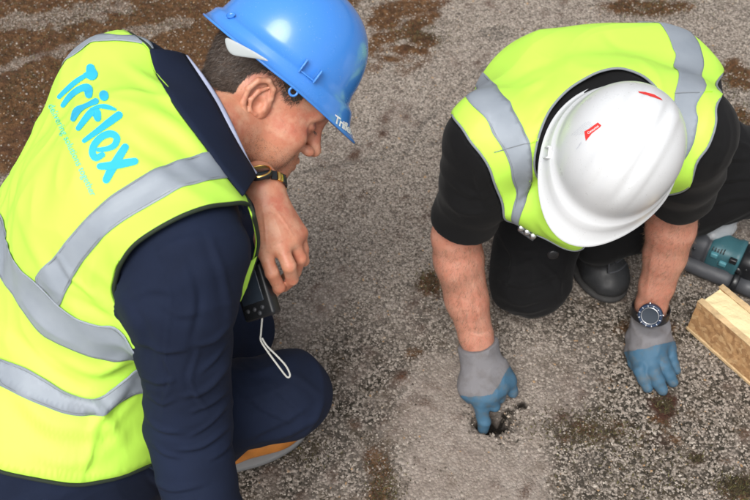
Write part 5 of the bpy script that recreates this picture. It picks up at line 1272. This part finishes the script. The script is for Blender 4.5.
# side handle: fat grey grip with a collar, in front of the body
ha, hb = G(684, 262, .022), G(734, 282, .022); hx = unit(hb-ha)
def tube(name, prof, org, ax, mat, parent, n=32): V, F = lathe(prof, org, ax, n); o = mk(name, V, F[:, ::-1], M[mat], parent); return o
Lh = np.linalg.norm(hb-ha)
grip = tube('side_handle', [(0, -.05), (.014, -.05), (.0175, -.046), (.018, -.02), (.017, .01), (.0185, .03), (.019, Lh-.02), (.017, Lh-.005), (0, Lh-.004)], ha, hx, 'greypl', tool)
tube('collar', [(0, Lh-.006), (.022, Lh-.006), (.0235, Lh-.002), (.0235, Lh+.006), (.021, Lh+.009), (0, Lh+.009)], ha, hx, 'blackpl', grip)
tube('grip_end', [(0, Lh+.008), (.0185, Lh+.008), (.020, Lh+.03), (.0205, Lh+.10), (.018, Lh+.13), (0, Lh+.135)], ha, hx, 'greypl', grip)
V, F = sweep(cat([hb+hx*-.002, hb+(ta+tx*.12-hb)*.45+UPZ*.012, ta+tx*.118-ty*.036], 6), .008, 10); mk('clamp_arm', V, F, M['blackpl'], tool)
# clear dust cup lying against it
ca0 = G(718, 231, .085); cax = unit(W(.80, .55, -.1))
cup = mk('clear_cup', *lathe([(.018, -.033), (.0235, -.034), (.025, -.02), (.0255, .02), (.022, .034), (.012, .042), (.009, .055), (.0075, .055), (.0075, .042), (.020, .030), (.0235, .018), (.023, -.018), (.0185, -.03)], ca0, cax, 36), M['clear'], tool)

# ------------------------------------------------------------------ tufts of moss and bigger loose stones
def mossmat():
    m, nt, b = new('moss', (.05, .045, .02), .95); a = nt.nodes.new('ShaderNodeAttribute'); a.attribute_name = 'rnd'
    nt.links.new(ramp(nt, a.outputs['Fac'], [(0, (.020, .014, .007)), (.4, (.055, .040, .018)), (.75, (.085, .075, .028)), (1, (.14, .13, .045))]), b.inputs['Base Color']); return m
r5 = np.random.RandomState(77); cl = []
def tuft(px, py, rx, ry, n):
    c = G(px, py); x = c[0]+r5.normal(0, rx, n); y = c[1]+r5.normal(0, ry, n); return np.stack([x, y], 1)
for a in ((740, 488, .022, .014, 900), (430, 283, .02, .02, 260), (385, 492, .02, .03, 420), (600, 432, .05, .02, 420), (575, 432, .03, .03, 200), (640, 470, .06, .04, 500), (665, 405, .010, .014, 260), (696, 459, .008, .005, 120),
          (720, 80, .04, .05, 500), (742, 130, .03, .05, 500), (650, 8, .08, .03, 600), (420, 35, .05, .03, 500), (560, 425, .05, .02, 200), (300, 452, .03, .02, 250), (700, 330, .05, .03, 260), (100, 20, .35, .10, 3000), (20, 90, .12, .10, 1500), (300, 5, .1, .05, 600)): cl.append(tuft(*a))
xy = np.concatenate(cl); z_ = ground_z(xy[:, 0], xy[:, 1]); n_ = len(xy); rt = np.stack([xy[:, 0], xy[:, 1], z_], 1)
dirs = r5.normal(0, .6, (n_, 3)); dirs[:, 2] = 1; dirs /= np.linalg.norm(dirs, axis=1, keepdims=True)
up_ = np.tile(UPZ, (n_, 1)); mo = strands('moss', rt, up_, dirs, .0085, .0022, mossmat(), None, 33, .5); tag(mo, 'sparse tufts of brown and green moss growing in the felt', kind='stuff')
ps = [(541, 408), (545, 418), (700, 345), (690, 350), (520, 466), (565, 360), (610, 350), (640, 420), (360, 400), (420, 470), (735, 300)]
